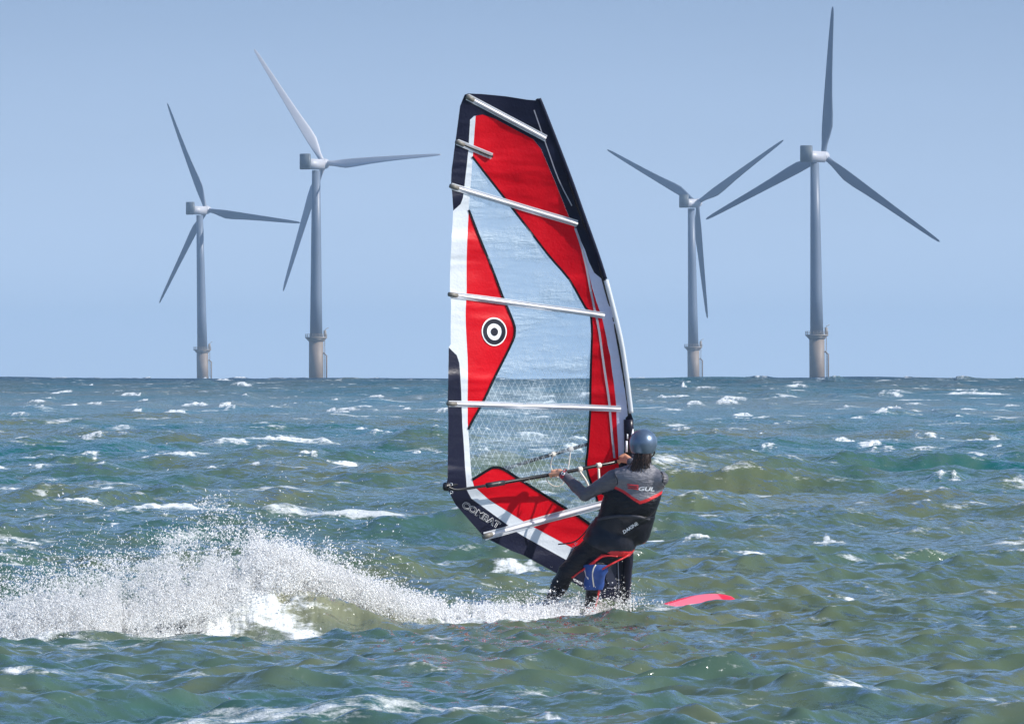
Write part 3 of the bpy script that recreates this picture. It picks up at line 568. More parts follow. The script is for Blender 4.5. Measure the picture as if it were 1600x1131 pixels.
bm = bmesh.new(); hp = P(984, 692, 80.0); add_tube(bm, [hp + Vector((0, -.02, .10)), hp + Vector((0, -.02, .07)), hp + Vector((0, -.02, -.06)), hp + Vector((0, -.02, -.09))], [.03, .042, .045, .03], 14); link('boom_head', bm_mesh('boom_head', bm), M_blackp, boom)
bm = bmesh.new(); add_box(bm, hp + Vector((-.022, -.075, .06)), (.012, .01, .05)); add_box(bm, hp + Vector((-.03, -.075, -.03)), (.018, .01, .10)); add_box(bm, hp + Vector((.022, -.06, .06)), (.02, .03, .13)); link('boom_head_strap', bm_mesh('boom_head_strap', bm), M_batten, boom)
# mast foot
bm = bmesh.new(); mf = P(983, 968, 80.35); add_tube(bm, [mf + Vector((0, 0, -.12)), mf + Vector((0, 0, -.05)), mf + Vector((0, 0, .03))], [.05, .035, .03], 14); link('mast_foot', bm_mesh('mast_foot', bm), M_blackp, rig)
# board
def board():
    Lh, W = 2.35, 0.60; bm = bmesh.new(); n = 60; rings = []; seg = 24
    for i in range(n + 1):
        s = i / n; x = s * Lh; e_ = min(1, (1 - s) * 4.2 + 0.002); hw = W / 2 * (1 - (1 - min(1, e_)) ** 2.3) ** 0.5 * (0.72 + 0.28 * math.sin(min(1, s * 1.55) * math.pi / 2)); 
        if s < 0.03: hw *= math.sqrt(max(s, 0.001) / 0.03) * 0.4 + 0.6
        th = 0.055 * (1 - 0.55 * s ** 2.5) * (0.35 if s > 0.995 else 1); rk = 0.16 * max(0, (s - 0.5) * 2) ** 2.4 + 0.01 * max(0, (0.2 - s))
        rings.append([bm.verts.new((x, hw * math.cos(a), rk + th * math.copysign(abs(math.sin(a)) ** 0.7, math.sin(a)))) for a in [2 * math.pi * k / seg for k in range(seg)]])
    for r0, r1 in zip(rings, rings[1:]):
        for k in range(seg): bm.faces.new((r0[k], r0[(k + 1) % seg], r1[(k + 1) % seg], r1[k]))
    bm.faces.new(rings[0]); bm.faces.new(rings[-1][::-1])
    me = bm_mesh('board', bm)
    rotm = Matrix.Rotation(R(28), 4, 'Z') @ Matrix.Rotation(R(-10), 4, 'Y') @ Matrix.Rotation(R(44), 4, 'X')
    tip = P(1156, 947, 80.85); m = Matrix.Translation(tip) @ rotm @ Matrix.Translation((-Lh, 0, -0.13)); me.transform(m); return me, m
me, BM = board(); t = NT('pink_board_lacquer'); gx = t.node('ShaderNodeTexCoord').outputs['UV']
uvl = me.uv_layers.new(name='UVMap'); inv = BM.inverted()
for l in me.loops: q = inv @ me.vertices[l.vertex_index].co; uvl.data[l.index].uv = (q.x, q.y)
sp = t.node('ShaderNodeSeparateXYZ'); t.link(gx, sp.inputs[0]); edge = t.math('ADD', t.mr(sp.outputs[0], 2.21, 2.225), t.mr(t.math('ABSOLUTE', sp.outputs[1]), 0.262, 0.268)); edge = t.math('MINIMUM', edge, 1.0)
t.link(t.mix(edge, (0.86, 0.17, 0.24), (0.80, 0.03, 0.07)), t.b.inputs['Base Color']); t.b.inputs['Roughness'].default_value = 0.35; t.b.inputs['Coat Weight'].default_value = 0.4
link('board', me, t.m, rig, True)

# ------------------------------------------------------------------ air
bm = bmesh.new(); add_box(bm, (0, 5000, 40), (24000, 26000, 160)); hz_o = link('haze', bm_mesh('haze', bm), [], None, False); tag(hz_o, kind='stuff')
hm = bpy.data.materials.new('haze_air'); hm.use_nodes = True; hn = hm.node_tree.nodes; hn.remove(hn['Principled BSDF']); pv = hn.new('ShaderNodeVolumePrincipled')
pv.inputs['Color'].default_value = (0.54, 0.76, 1.0, 1); pv.inputs['Density'].default_value = 0.80e-4; pv.inputs['Anisotropy'].default_value = 0.0
hm.node_tree.links.new(pv.outputs[0], hn['Material Output'].inputs['Volume']); hz_o.data.materials.append(hm)
# ------------------------------------------------------------------ the sailor: one continuous body grown from a distance field
def PP(px, py, Y): return np.array(P(px, py, Y), np.float32)
PR = []      # (kind, data, blend, group)
def cone(a, b, ra, rb, k=0.02, g='arm'): PR.append(('c', (np.array(a), np.array(b), ra, rb), k, g))
def ell(c, r, rot=None, k=0.03, g='torso'): PR.append(('e', (np.array(c), np.array(r, np.float32), np.array(rot if rot is not None else Matrix.Identity(3), dtype=np.float32)), k, g))
def prim_d(pr, p):
    if pr[0] == 'c':
        a, b, ra, rb = pr[1]; ba = b - a; h = np.clip(((p - a) @ ba) / (ba @ ba), 0, 1)[..., None]
        return np.linalg.norm(p - a - h * ba, axis=-1) - (ra + (rb - ra) * h[..., 0])
    c, r, rot = pr[1]; q = (p - c) @ rot; k0 = np.linalg.norm(q / r, axis=-1); k1 = np.linalg.norm(q / (r * r), axis=-1)
    return k0 * (k0 - 1) / np.maximum(k1, 1e-6)
pel = PP(955, 838, 79.42); wst = PP(976, 806, 79.34); cst = PP(993, 772, 79.24); upc = PP(997, 748, 79.2); nck = PP(1003, 728, 79.2); hd = PP(1005, 694, 79.2)
lean = Matrix.Rotation(R(22), 3, 'Y'); turn = Matrix.Rotation(R(-10), 3, 'Z'); RT = np.array(lean @ turn)
ell(pel + (0, 0, -.02), (.215, .14, .17), RT); ell(wst, (.195, .125, .20), RT, 0.06); ell(cst + (0, 0, -.02), (.205, .13, .22), RT, 0.05); cone(PP(1019, 762, 79.26), PP(997, 832, 79.40), .085, .095, 0.05, 'torso'); cone(PP(962, 772, 79.28), PP(943, 832, 79.44), .085, .10, 0.05, 'torso'); ell(upc, (.225, .115, .11), np.array(Matrix.Rotation(R(6), 3, 'Y')), 0.05)
ell(pel + (.045, -.065, -.06), (.125, .10, .12), RT, 0.04); ell(pel + (-.09, -.055, -.05), (.115, .10, .12), RT, 0.04)
cone(nck + (0, .01, -.03), nck + (.01, .02, .09), .062, .056, 0.03, 'neck')
cone(PP(985, 741, 79.2), nck, .05, .06, 0.05, 'torso'); cone(PP(1022, 743, 79.18), nck, .05, .06, 0.05, 'torso')
# head, facing away towards the sail: skull, jaw, nose, brow, lips, ears
hr = np.array(Matrix.Rotation(R(-12), 3, 'Z')); fw = np.array((math.sin(R(12)), math.cos(R(12)), 0)); rt = np.array((math.cos(R(12)), -math.sin(R(12)), 0))
ell(hd + (0, 0, .0), (.078, .098, .105), hr, 0.02, 'head'); ell(hd + fw * .035 + (0, 0, -.075), (.055, .062, .06), hr, 0.03, 'head')
cone(hd + fw * .098 + (0, 0, -.005), hd + fw * .118 + (0, 0, -.038), .009, .014, 0.012, 'head'); ell(hd + fw * .088 + (0, 0, -.075), (.024, .012, .010), hr, 0.008, 'head')
ell(hd + fw * .085 + (0, 0, -.115), (.024, .022, .018), hr, 0.015, 'head'); ell(hd + fw * .090 + (0, 0, .018), (.045, .012, .009), hr, 0.012, 'head')
for sgn in (-1, 1): ell(hd + rt * sgn * .078 + (0, 0, -.035), (.010, .020, .032), hr, 0.006, 'head'); ell(hd + rt * sgn * .031 + fw * .083 + (0, 0, -.002), (.014, .012, .010), hr, 0.004, 'head')
# arms
shL = PP(958, 747, 79.22); elL = PP(914, 773, 79.36); wrL = PP(880.5, 742, 79.50)
cone(shL, shL * .5 + elL * .5 + (0, 0, -.005), .076, .060, 0.05); cone(shL * .5 + elL * .5 + (0, 0, -.005), elL, .060, .052, 0.02); cone(elL, elL * .6 + wrL * .4, .054, .050, 0.02); cone(elL * .6 + wrL * .4, wrL, .050, .037, 0.02)
shR = PP(1033, 748, 79.16); elR = PP(1021, 752, 79.52); wrR = PP(986, 722, 79.68)
cone(shR, elR, .066, .050, 0.04); cone(elR, wrR, .050, .035, 0.02)
# hands closed round the boom
def hand(wr_, grip, bdir, g):
    bdir = np.array(bdir, np.float32); bdir /= np.linalg.norm(bdir); up = np.array((0, 0, 1.0)); kn = grip + (0, -.012, .030)
    cone(wr_, wr_ * .5 + kn * .5 + (0, -.004, .002), .033, .033, 0.02, g)
    for i in range(4):
        o = bdir * (-.034 + i * .0225); r0 = (.0105, .0112, .0108, .0092)[i] if True else 0
        base = wr_ * .42 + kn * .58 + o * .8; k1 = kn + o + (0, -.012, -.002 - .002 * abs(i - 1.3)); k2 = grip + o + (0, .014, .031); k3 = grip + o + (0, .034, .006); k4 = grip + o + (0, .020, -.020)
        cone(base, k1, .016, r0 + .002, 0.012, g); cone(k1, k2, r0 + .0012, r0, 0.003, g); cone(k2, k3, r0, r0 - .001, 0.003, g); cone(k3, k4, r0 - .001, r0 - .002, 0.003, g)
    th = grip + bdir * (-.055); cone(wr_ * .7 + kn * .3 + bdir * -.028, th + (0, -.030, .004), .016, .0125, 0.012, g); cone(th + (0, -.030, .004), th + bdir * .012 + (0, -.022, -.022), .0125, .010, 0.004, g)
def arm_pt(px):
    n1 = interp(near, 8); i = min(range(1, len(n1)), key=lambda i: abs(to_px(n1[i])[0] - px)); return np.array(n1[i], np.float32), np.array(n1[i] - n1[i - 1], np.float32)
gL, dL = arm_pt(869); gR, dR = arm_pt(972); 
hand(wrL, gL, dL, 'hand'); hand(wrR, gR, dR, 'hand')
# legs
hpL = PP(935, 848, 79.42); knL = PP(886, 893, 79.50); anL = PP(854, 952, 79.78); hpR = PP(965, 852, 79.42); knR = PP(932, 886, 79.36); anR = PP(921, 957, 79.80)
cone(hpL, hpL * .5 + knL * .5, .115, .100, 0.05, 'leg'); cone(hpL * .5 + knL * .5, knL, .100, .074, 0.03, 'leg'); cone(knL, knL * .65 + anL * .35 + (0, -.012, 0), .074, .074, 0.03, 'leg'); cone(knL * .65 + anL * .35 + (0, -.012, 0), anL, .074, .050, 0.03, 'leg')
cone(hpR, knR, .108, .080, 0.05, 'leg'); cone(knR, knR * .65 + anR * .35 + (0, -.012, 0), .080, .070, 0.03, 'leg'); cone(knR * .65 + anR * .35 + (0, -.012, 0), anR, .070, .046, 0.03, 'leg')
for an in (anL, anR):
    f_ = np.array((.75, .5, 0)); cone(an, an + (0, 0, -.05), .046, .042, 0.02, 'leg'); cone(an + (0, 0, -.05) - f_ * .04, an + f_ * .14 + (0, 0, -.07), .040, .034, 0.02, 'leg'); cone(an + f_ * .14 + (0, 0, -.07), an + f_ * .21 + (0, 0, -.075), .034, .026, 0.01, 'leg')
def field(res):
    pts = []
    for pr in PR:
        if pr[0] == 'c': a, b_, ra, rb = pr[1]; r = max(ra, rb); pts += [np.minimum(a, b_) - r, np.maximum(a, b_) + r]
        else: pts += [pr[1][0] - max(pr[1][1]), pr[1][0] + max(pr[1][1])]
    lo = np.min(pts, 0) - .03; hi = np.max(pts, 0) + .03; dim = np.ceil((hi - lo) / res).astype(int) + 1
    Fd = np.full(dim, 0.5, np.float32)
    for pr in PR:
        if pr[0] == 'c': a, b_, ra, rb = pr[1]; r = max(ra, rb); l, h = np.minimum(a, b_) - r, np.maximum(a, b_) + r
        else: l, h = pr[1][0] - max(pr[1][1]), pr[1][0] + max(pr[1][1])
        m = pr[2] * 1.2 + .02; i0 = np.clip(np.floor((l - m - lo) / res).astype(int), 0, dim); i1 = np.clip(np.ceil((h + m - lo) / res).astype(int) + 1, 0, dim)
        gx, gy, gz = [lo[k] + np.arange(i0[k], i1[k]) * res for k in range(3)]
        g = np.stack(np.meshgrid(gx, gy, gz, indexing='ij'), -1).astype(np.float32); d_ = prim_d(pr, g).astype(np.float32)
        sub = Fd[i0[0]:i1[0], i0[1]:i1[1], i0[2]:i1[2]]; k = pr[2]; h_ = np.clip(k - np.abs(sub - d_), 0, None) / k
        sub[...] = np.minimum(sub, d_) - h_ * h_ * k * 0.25
    return Fd, lo
def surface_nets(Fd, lo, res):
    s = Fd < 0; nx, ny, nz_ = s.shape; cnt = np.zeros((nx - 1, ny - 1, nz_ - 1), np.int8)
    for i in (0, 1):
        for j in (0, 1):
            for k in (0, 1): cnt += s[i:nx - 1 + i, j:ny - 1 + j, k:nz_ - 1 + k]
    ci = np.argwhere((cnt > 0) & (cnt < 8)); idx = np.full(cnt.shape, -1, np.int32); idx[ci[:, 0], ci[:, 1], ci[:, 2]] = np.arange(len(ci))
    acc = np.zeros((len(ci), 3), np.float64); num = np.zeros(len(ci)); cor = [(i, j, k) for i in (0, 1) for j in (0, 1) for k in (0, 1)]
    for a in cor:
        for ax in range(3):
            if a[ax]: continue
            b_ = list(a); b_[ax] = 1; va = Fd[ci[:, 0] + a[0], ci[:, 1] + a[1], ci[:, 2] + a[2]]; vb = Fd[ci[:, 0] + b_[0], ci[:, 1] + b_[1], ci[:, 2] + b_[2]]
            m = (va < 0) != (vb < 0); t_ = np.where(m, va / np.where(m, va - vb, 1), 0); q = np.tile(np.array(a, float), (len(ci), 1)); q[:, ax] += t_; acc += q * m[:, None]; num += m
    V_ = lo + (ci + acc / num[:, None]) * res; quads = []
    for ax in range(3):
        o1, o2 = [k for k in range(3) if k != ax]; sl0 = [slice(1, -1)] * 3; sl0[ax] = slice(0, -1); sl1 = [slice(1, -1)] * 3; sl1[ax] = slice(1, None)
        A_ = s[tuple(sl0)]; B_ = s[tuple(sl1)]; e_ = np.argwhere(A_ != B_); flip = A_[e_[:, 0], e_[:, 1], e_[:, 2]]; c_ = e_.copy(); c_[:, o1] += 1; c_[:, o2] += 1
        def g(d1, d2): q = c_.copy(); q[:, o1] -= d1; q[:, o2] -= d2; return idx[q[:, 0], q[:, 1], q[:, 2]]
        qd = np.stack([g(1, 1), g(0, 1), g(0, 0), g(1, 0)], 1); fl = flip if ax != 1 else ~flip; qd[~fl] = qd[~fl][:, ::-1]; quads.append(qd)
    Q_ = np.concatenate(quads); return V_, Q_[(Q_ >= 0).all(1)]
Fd, lo = field(0.0048); bv, bq = surface_nets(Fd, lo, 0.0048); del Fd
def group_of(p):
    best = np.full(len(p), 9.0); gi = np.zeros(len(p), int); names = ['torso', 'neck', 'head', 'arm', 'hand', 'leg']
    for pr in PR: d_ = prim_d(pr, p); m = d_ < best; best = np.where(m, d_, best); gi = np.where(m, names.index(pr[3]), gi)
    return gi
fc = bv[bq].mean(1); gf = group_of(fc)
e1 = bv[bq[:, 1]] - bv[bq[:, 0]]; e2_ = bv[bq[:, 3]] - bv[bq[:, 0]]; fnr = np.cross(e1, e2_); fnr /= np.maximum(np.linalg.norm(fnr, axis=1, keepdims=True), 1e-9)
if np.mean(np.sum(fnr * (fc - fc.mean(0)), 1)) < 0: bq = bq[:, ::-1]; fnr = -fnr
fpx = 800 + fc[:, 0] * F / fc[:, 1]; fpy = HZ + (EYE - fc[:, 2]) * F / fc[:, 1]
def neoprene(name, col, rough=0.42, spec=0.5):
    t = NT(name); n1 = t.noise(9, 4); n2 = t.noise(900, 2); c = t.mix(n1, tuple(x * .85 for x in col), tuple(x * 1.15 for x in col)); t.link(c, t.b.inputs['Base Color'])
    t.b.inputs['Roughness'].default_value = rough; t.b.inputs['Specular IOR Level'].default_value = spec
    n3 = t.noise(16, 3, 0.5, None, (1, 1, 2.5)); t.bump(t.math('ADD', t.math('MULTIPLY', n3, .7), t.math('MULTIPLY', n2, .05)), 0.8, 0.03); return t.m
M_ngrey = neoprene('grey_neoprene', (0.088, 0.090, 0.110)); M_nblack = neoprene('black_neoprene', (0.006, 0.007, 0.012), 0.40, 0.28); M_nred = neoprene('red_neoprene', (0.60, 0.015, 0.02)); M_vgrey = neoprene('pale_grey_vest_cloth', (0.165, 0.165, 0.19))
M_skin = NT('skin'); n1 = M_skin.noise(40, 4); M_skin.link(M_skin.mix(n1, (0.62, 0.27, 0.15), (0.74, 0.38, 0.24)), M_skin.b.inputs['Base Color']); M_skin.b.inputs['Roughness'].default_value = 0.45; M_skin.b.inputs['Subsurface Weight'].default_value = 0.1; M_skin.b.inputs['Subsurface Radius'].default_value = (0.01, 0.004, 0.002); M_skin = M_skin.m
me = mesh_np('body', bv, bq); names = ['torso', 'neck', 'head', 'arm', 'hand', 'leg']
mi = np.zeros(len(bq), np.int32)                   # 0 grey, 1 black, 2 red, 3 skin
mi[(gf == 5)] = 1; mi[(gf == 0) & (fpy > 795)] = 1; mi[(gf == 4)] = 3; mi[(gf == 1) & (fpy < 727)] = 3; mi[gf == 2] = 3
wl = np.linalg.norm(fc - wrL, axis=1); mi[(gf == 4) & (wl < .028) & (fpx > 879)] = 0
# red piping on the legs
thigh = (gf == 5) & (np.abs((fpy - (870.6 + (fpx - 937.6) * -0.762)) ) < 3.0) & (fpy > 866) & (fpy < 903) & (fpx > 893)
shin = (gf == 5) & (fpx > 900) & (fpy > 905) & (np.abs(fpx - (939 - (fpy - 915) * 0.19)) < 3.0); foot = (gf == 5) & (fpx > 915) & (fpx < 935) & (fpy > 948)
mi[thigh | shin | foot] = 2; mi[(gf == 0) & (fpy > 795) & (fpx < 925) & (fnr[:, 1] < 0) & (fpy < 812)] = 1
me.polygons.foreach_set('material_index', mi)
man = empty('person', Vector(anR) + Vector((0, 0, -.08))); tag(man, 'person in a grey and black wetsuit and dark helmet leaning back from the boom', 'person')
body = link('body', me, [M_ngrey, M_nblack, M_nred, M_skin], man); sm = body.modifiers.new('smooth', 'SMOOTH'); sm.factor = 0.5; sm.iterations = 2
BV = BVHTree.FromPolygons([tuple(v) for v in bv], [tuple(int(i) for i in q) for q in bq])
def shell(name, mask, off, mats, midx=None, parent=man, sm_it=6, taper=False):
    q = bq[mask]; used, inv_ = np.unique(q.ravel(), return_inverse=True); v = bv[used]; qq = inv_.reshape(-1, 4)
    vn = np.zeros_like(bv); 
    for k in range(4): np.add.at(vn, bq[:, k], fnr)
    vn /= np.maximum(np.linalg.norm(vn, axis=1, keepdims=True), 1e-9); v = v + vn[used] * off
    me = mesh_np(name, v, qq)
    if midx is not None: me.polygons.foreach_set('material_index', midx[mask].astype(np.int32))
    o = link(name, me, mats, parent); 
    md = o.modifiers.new('smooth', 'SMOOTH'); md.factor = 0.6; md.iterations = sm_it
    s_ = o.modifiers.new('thick', 'SOLIDIFY'); s_.thickness = off * 0.8; s_.offset = -1; return o
# sleeveless vest with a red V across the back
Lx = lambda y: np.interp(y, [728, 735, 745, 757, 765, 770], [964, 960.5, 961, 963, 958, 940]); Rx = lambda y: np.interp(y, [735, 745, 755, 770], [1030, 1035, 1036, 1046])
vm_ = np.isin(gf, (0, 3)) & (fpy < 812) & (fpy > 727) & ((fpx > Lx(fpy)) & (fpx < Rx(fpy))) & ~((gf == 3) & (fpy > 775)) & (fc[:, 1] < 79.36) & ~((gf == 3) & (fc[:, 1] > 79.3))
yV = np.interp(fpx, [952, 962, 975, 990, 1000, 1012, 1025, 1040], [758, 761, 768, 779, 785, 781, 774, 764])
vi = np.where(fpy < yV - 2.6, 0, np.where(fpy < yV + 2.4, 2, 1))
vest = shell('vest', vm_, 0.009, [M_vgrey, M_nblack, M_nred], vi)
# seat harness
hmk = np.isin(gf, (0, 5)) & (fpy > 806 + (1018 - fpx) * 0.02) & (fpy < np.interp(fpx, [905, 925, 945, 960, 985, 1005], [838, 852, 862, 868, 868, 850]))
hi_ = np.where((fpy > np.interp(fpx, [940, 955, 985, 1005], [868, 860, 860, 846])) & (fpx > 945), 1, 0)
M_harn = simple('black_harness_cloth', (0.010, 0.011, 0.018), 0.38, 0.5, 14, 0, 1.0, 0.35)
harness = shell('seat_harness', hmk, 0.014, [M_harn, M_nred], hi_, sm_it=8)
bpt = [BV.ray_cast(Vector((0, 0, EYE)), (P(x, y, 79) - Vector((0, 0, EYE))).normalized())[0] for x, y in [(934, 812), (950, 808), (968, 806), (985, 806), (1002, 808), (1014, 811)]]
bpt = [p + Vector((0, -.016, 0)) for p in bpt if p is not None]
if len(bpt) > 2: link_tube('harness_belt', interp(bpt, 4), 0.014, simple('grey_black_padding', (0.035, 0.037, 0.05), 0.6, 0.3, 40, 0, 0.4), harness)
def cast(px, py, off):
    o = Vector((0, 0, EYE)); d_ = (P(px, py, 79) - o).normalized(); h = BV.ray_cast(o, d_); 
    return (h[0] - d_ * off) if h[0] else P(px, py, 79.3)
link_tube('leg_strap', interp([cast(908, 892, .012), cast(925, 880, .02), cast(938, 871, .02), cast(950, 868, .02), cast(965, 869, .02)], 4), 0.008, M_nred, harness)
link_tube('leg_strap', interp([P(941, 889, 79.26), P(957, 880, 79.25), P(975, 871, 79.30), P(983, 866, 79.33)], 4), 0.008, M_nred, harness)
link_tube('spreader_line', interp([P(924, 818, 79.5), P(910, 836, 79.55), P(895, 847, 79.6), P(872, 850, 79.6)], 4), 0.006, M_blackp, harness)
def body_text(s_, x, y, ang, length, hs, offset, mat, off, shear=0.0, parent=body):
    me = text_mesh(s_, 1.0, offset, 0, shear); k = length / text_w(s_); c, sn = math.cos(ang), math.sin(ang)
    for v in me.vertices: u = v.co.x * k; vv = -v.co.y * k * hs; v.co = cast(x + u * c - vv * sn, y + u * sn + vv * c, off)
    return link('lettering', me, mat, parent, False)
body_text('GUL', 996.5, 766, R(2), 25, 0.62, 0.035, M_letw, 0.016, 0.2, vest)
for k in range(3):
    link_tube('red_emblem', interp([cast(980 + .5 * k, 756.6 + 3.0 * k, .014), cast(986, 757.5 + 2.7 * k, .014), cast(992, 758.2 + 2.7 * k, .014), cast(997.5, 758.7 + 3.0 * k, .014)], 3), 0.0042, M_letr, vest, 6)
body_text('DAKINE', 974.5, 834, R(-33), 26.5, 0.95, 0.03, M_letw, 0.022, 0.2, harness)
body_text('GUL', 928.5, 953, R(-76), 22, 0.75, 0.03, M_letw, 0.012, 0.1); body_text('GUL', 893, 862, R(-56), 18, 0.6, 0.0, simple('faded_print', (.35, .35, .38), .5), 0.010, 0.1)
for k, (x, y) in enumerate([(884.5, 738.5), (882, 743.5), (880, 748)]): body_text('G', x - 1.5, y, R(-60), 5, 0.9, 0.03, M_letr if k != 1 else M_letw, 0.010)
# armhole seams of the vest
for pts in ([(962, 731), (961, 741), (964.5, 750), (964, 757)], [(1028, 733), (1034, 738), (1036.5, 746), (1035, 754)]):
    link_tube('armhole_seam', interp([cast(x, y, .012) for x, y in pts], 4), 0.0042, M_nblack, vest, 6)
link_tube('neck_cord', interp([cast(1018, 722, .01), cast(1016, 729, .01), cast(1008, 731, .012), cast(999, 730, .01)], 4), 0.003, M_nblack, vest, 6)
# blue knee support with a cream strap
kd = knR + (0, -.0, -.02); kmask = (gf == 5) & (fpy > 882) & (fpy < 920) & (fpx > 912) & (fpx < 948.5) & (fc[:, 1] < 79.75)
M_blue = simple('blue_knee_cloth', (0.012, 0.055, 0.24), 0.6, 0.25, 30, 0, 0.3); knee = shell('knee_support', kmask, 0.014, [M_blue], None, sm_it=4); knee['label'] = 'bright blue knee support'
link_tube('strap', interp([cast(915, 888, .022), cast(917, 898, .022), cast(920, 903, .022)], 4), 0.013, M_cream, knee)
link_tube('cord', interp([cast(931, 882, .022), cast(927, 889, .022), cast(926, 900, .022), cast(928, 916, .022)], 4), 0.006, M_cream, knee)
# helmet
bm = bmesh.new(); bmesh.ops.create_uvsphere(bm, u_segments=48, v_segments=32, radius=1.0)
kill = []
for v in bm.verts:
    x, y, z = v.co; v.co = Vector((x * (.124 - .008 * max(0, -z)), y * .142, z * (.128 if z > 0 else .150)))
m = Matrix.Translation(Vector(hd) + Vector((0, .005, .010))) @ Matrix.Rotation(R(-12), 4, 'Z') @ Matrix.Rotation(R(6), 4, 'Y')
kill = [v for v in bm.verts if v.co.z < -.085 - .02 * (v.co.y < 0) + .10 * max(0, v.co.y) / .14 + .10 * (v.co.y > .085)]
bmesh.ops.delete(bm, geom=kill, context='VERTS'); bmesh.ops.transform(bm, matrix=m, verts=bm.verts); me = bm_mesh('helmet', bm)
t = NT('metallic_grey_helmet_paint'); n1 = t.noise(30, 4); t.link(t.mix(n1, (0.10, 0.15, 0.22), (0.13, 0.18, 0.26)), t.b.inputs['Base Color']); t.b.inputs['Metallic'].default_value = 0.55; t.b.inputs['Roughness'].default_value = 0.33; t.b.inputs['Coat Weight'].default_value = 0.5; t.b.inputs['Coat Roughness'].default_value = 0.12
hel = link('helmet', me, t.m, man); s_ = hel.modifiers.new('thick', 'SOLIDIFY'); s_.thickness = 0.012; s_.offset = -1
HB = BVHTree.FromPolygons([tuple(v.co) for v in me.vertices], [tuple(p.vertices) for p in me.polygons])
def hcast(px, py, off): 
    o = Vector((0, 0, EYE)); d_ = (P(px, py, 79) - o).normalized(); h = HB.ray_cast(o, d_); return h[0] - d_ * off if h[0] else P(px, py, 79.1)
for x, y in [(1017, 674.5), (1019, 676), (1020.5, 675), (1021.6, 676.6)]: bm = bmesh.new(); bmesh.ops.create_icosphere(bm, subdivisions=1, radius=.0042, matrix=Matrix.Translation(hcast(x, y, .001))); link('vent_hole', bm_mesh('vent_hole', bm), M_blackp, hel)
link_tube('chin_strap', interp([Vector(hd + rt * s1 * .1 * (1 - abs(k - 2) * 0) * (1 if k in (0, 4) else .8 if k in (1, 3) else 0) * 1 + fw * (.02 if k in (0, 4) else .04) + np.array((0, 0, -.06 if k in (0, 4) else -.10 if k in (1, 3) else -.145))) for k, s1 in enumerate((-1, -1, 0, 1, 1))], 4), 0.006, M_blackp, hel)
# wet hair hanging below the helmet
bm = bmesh.new(); rr = random.Random(5)
for i in range(85):
    a = R(rr.uniform(-150, -35)); x0 = hd[0] + .085 * math.cos(a); y0 = hd[1] + .085 * math.sin(a); z0 = hd[2] - rr.uniform(.04, .08)
    ln = rr.uniform(.11, .21) * (1.25 if x0 < hd[0] - .01 else .75); sw = rr.uniform(-.12, .01) * (1 if x0 < hd[0] else .3)
    pts = [Vector((x0, y0, z0)), Vector((x0 + sw * .2, y0 - .014, z0 - ln * .4)), Vector((x0 + sw * .6, y0 - .022, z0 - ln * .75)), Vector((x0 + sw + rr.uniform(-.02, .02), y0 - .026, z0 - ln * 1.05))]
    add_tube(bm, interp(pts, 3), [.0045 * (1 - k / 10.5) + .0008 for k in range(10)], 5)
hairm = simple('wet_brown_hair', (0.035, 0.020, 0.014), 0.3, 0.5, 60); link('hair', bm_mesh('hair', bm), hairm, man)

# ------------------------------------------------------------------ spray thrown up by the board
def Yof(px): return np.interp(px, [0, 150, 400, 620, 760, 850, 985, 1060], [72.6, 73.2, 75.4, 76.6, 78.0, 79.4, 80.2, 80.3])
def cloud(n, fx, fy, r0, r1, ysp=0.5):
    px = fx(n); py = fy(px); Yd = Yof(px) + rng.normal(0, ysp, n); r = r0 * np.exp(rng.normal(0, 0.45, n)) * (1 + (r1 / r0 - 1) * rng.random(n) ** 4)
    return np.stack([(px - 800) * Yd / F, Yd, EYE - (py - HZ) * Yd / F, r], 1)
U = lambda a, b: (lambda n: rng.uniform(a, b, n))
base = lambda x: np.interp(x, [0, 150, 250, 330, 420, 600, 700, 800, 900, 1000], [1016, 1010, 992, 984, 975, 994, 986, 982, 974, 966])
top = lambda x: np.interp(x, [0, 100, 180, 250, 320, 360, 400, 450, 520, 620, 700, 800], [880, 870, 840, 805, 775, 770, 820, 855, 885, 925, 950, 955])
def clump(px, py, sc=22, seed=61): return fbm(seed, px / sc, py / sc, 4)
def reject(c, seed, thr0, thr1):
    px = 800 + c[:, 0] * F / c[:, 1]; py = HZ + (EYE - c[:, 2]) * F / c[:, 1]; return c[rng.random(len(c)) < np.clip((clump(px, py, 16, seed) - thr0) / (thr1 - thr0), 0.04, 1)]
parts = []
g_ = lambda m, s: (lambda n: rng.normal(m, s, n))
c = cloud(6500, lambda n: np.concatenate([rng.normal(335, 60, n // 2), rng.normal(250, 120, n - n // 2)]), lambda x: base(x) - (base(x) - top(x)) * rng.random(len(x)) ** 0.8, .0034, .008); parts.append(reject(c, 72, .42, .60))
c = cloud(30000, lambda n: np.concatenate([rng.normal(330, 85, n // 2), rng.normal(210, 140, n - n // 2)]), lambda x: base(x) - (base(x) - np.maximum(top(x) + 35, 845)) * rng.random(len(x)) ** 1.5, .0040, .009); parts.append(reject(c, 71, .42, .68))
c = cloud(52000, g_(370, 80), lambda x: np.interp(x, [200, 330, 420, 520], [985, 965, 930, 930]) - rng.gamma(1.8, 16, len(x)), .005, .016, .35); parts.append(reject(c, 73, .34, .6))
sh = lambda x: np.interp(x, [380, 430, 520, 620, 700, 780, 850], [868, 880, 912, 950, 968, 972, 970])
c = cloud(52000, lambda n: 400 + 400 * rng.random(n) ** 0.9, lambda x: sh(x) + rng.normal(0, 1, len(x)) * np.interp(x, [400, 600, 780], [20, 14, 12]), .0052, .018, .35); parts.append(reject(c, 75, .32, .56))
c = cloud(50000, lambda n: 175 - np.abs(rng.normal(0, 105, n)), lambda x: 1014 - rng.gamma(1.5, 22, len(x)), .0048, .015, .4); parts.append(reject(c, 77, .28, .55))
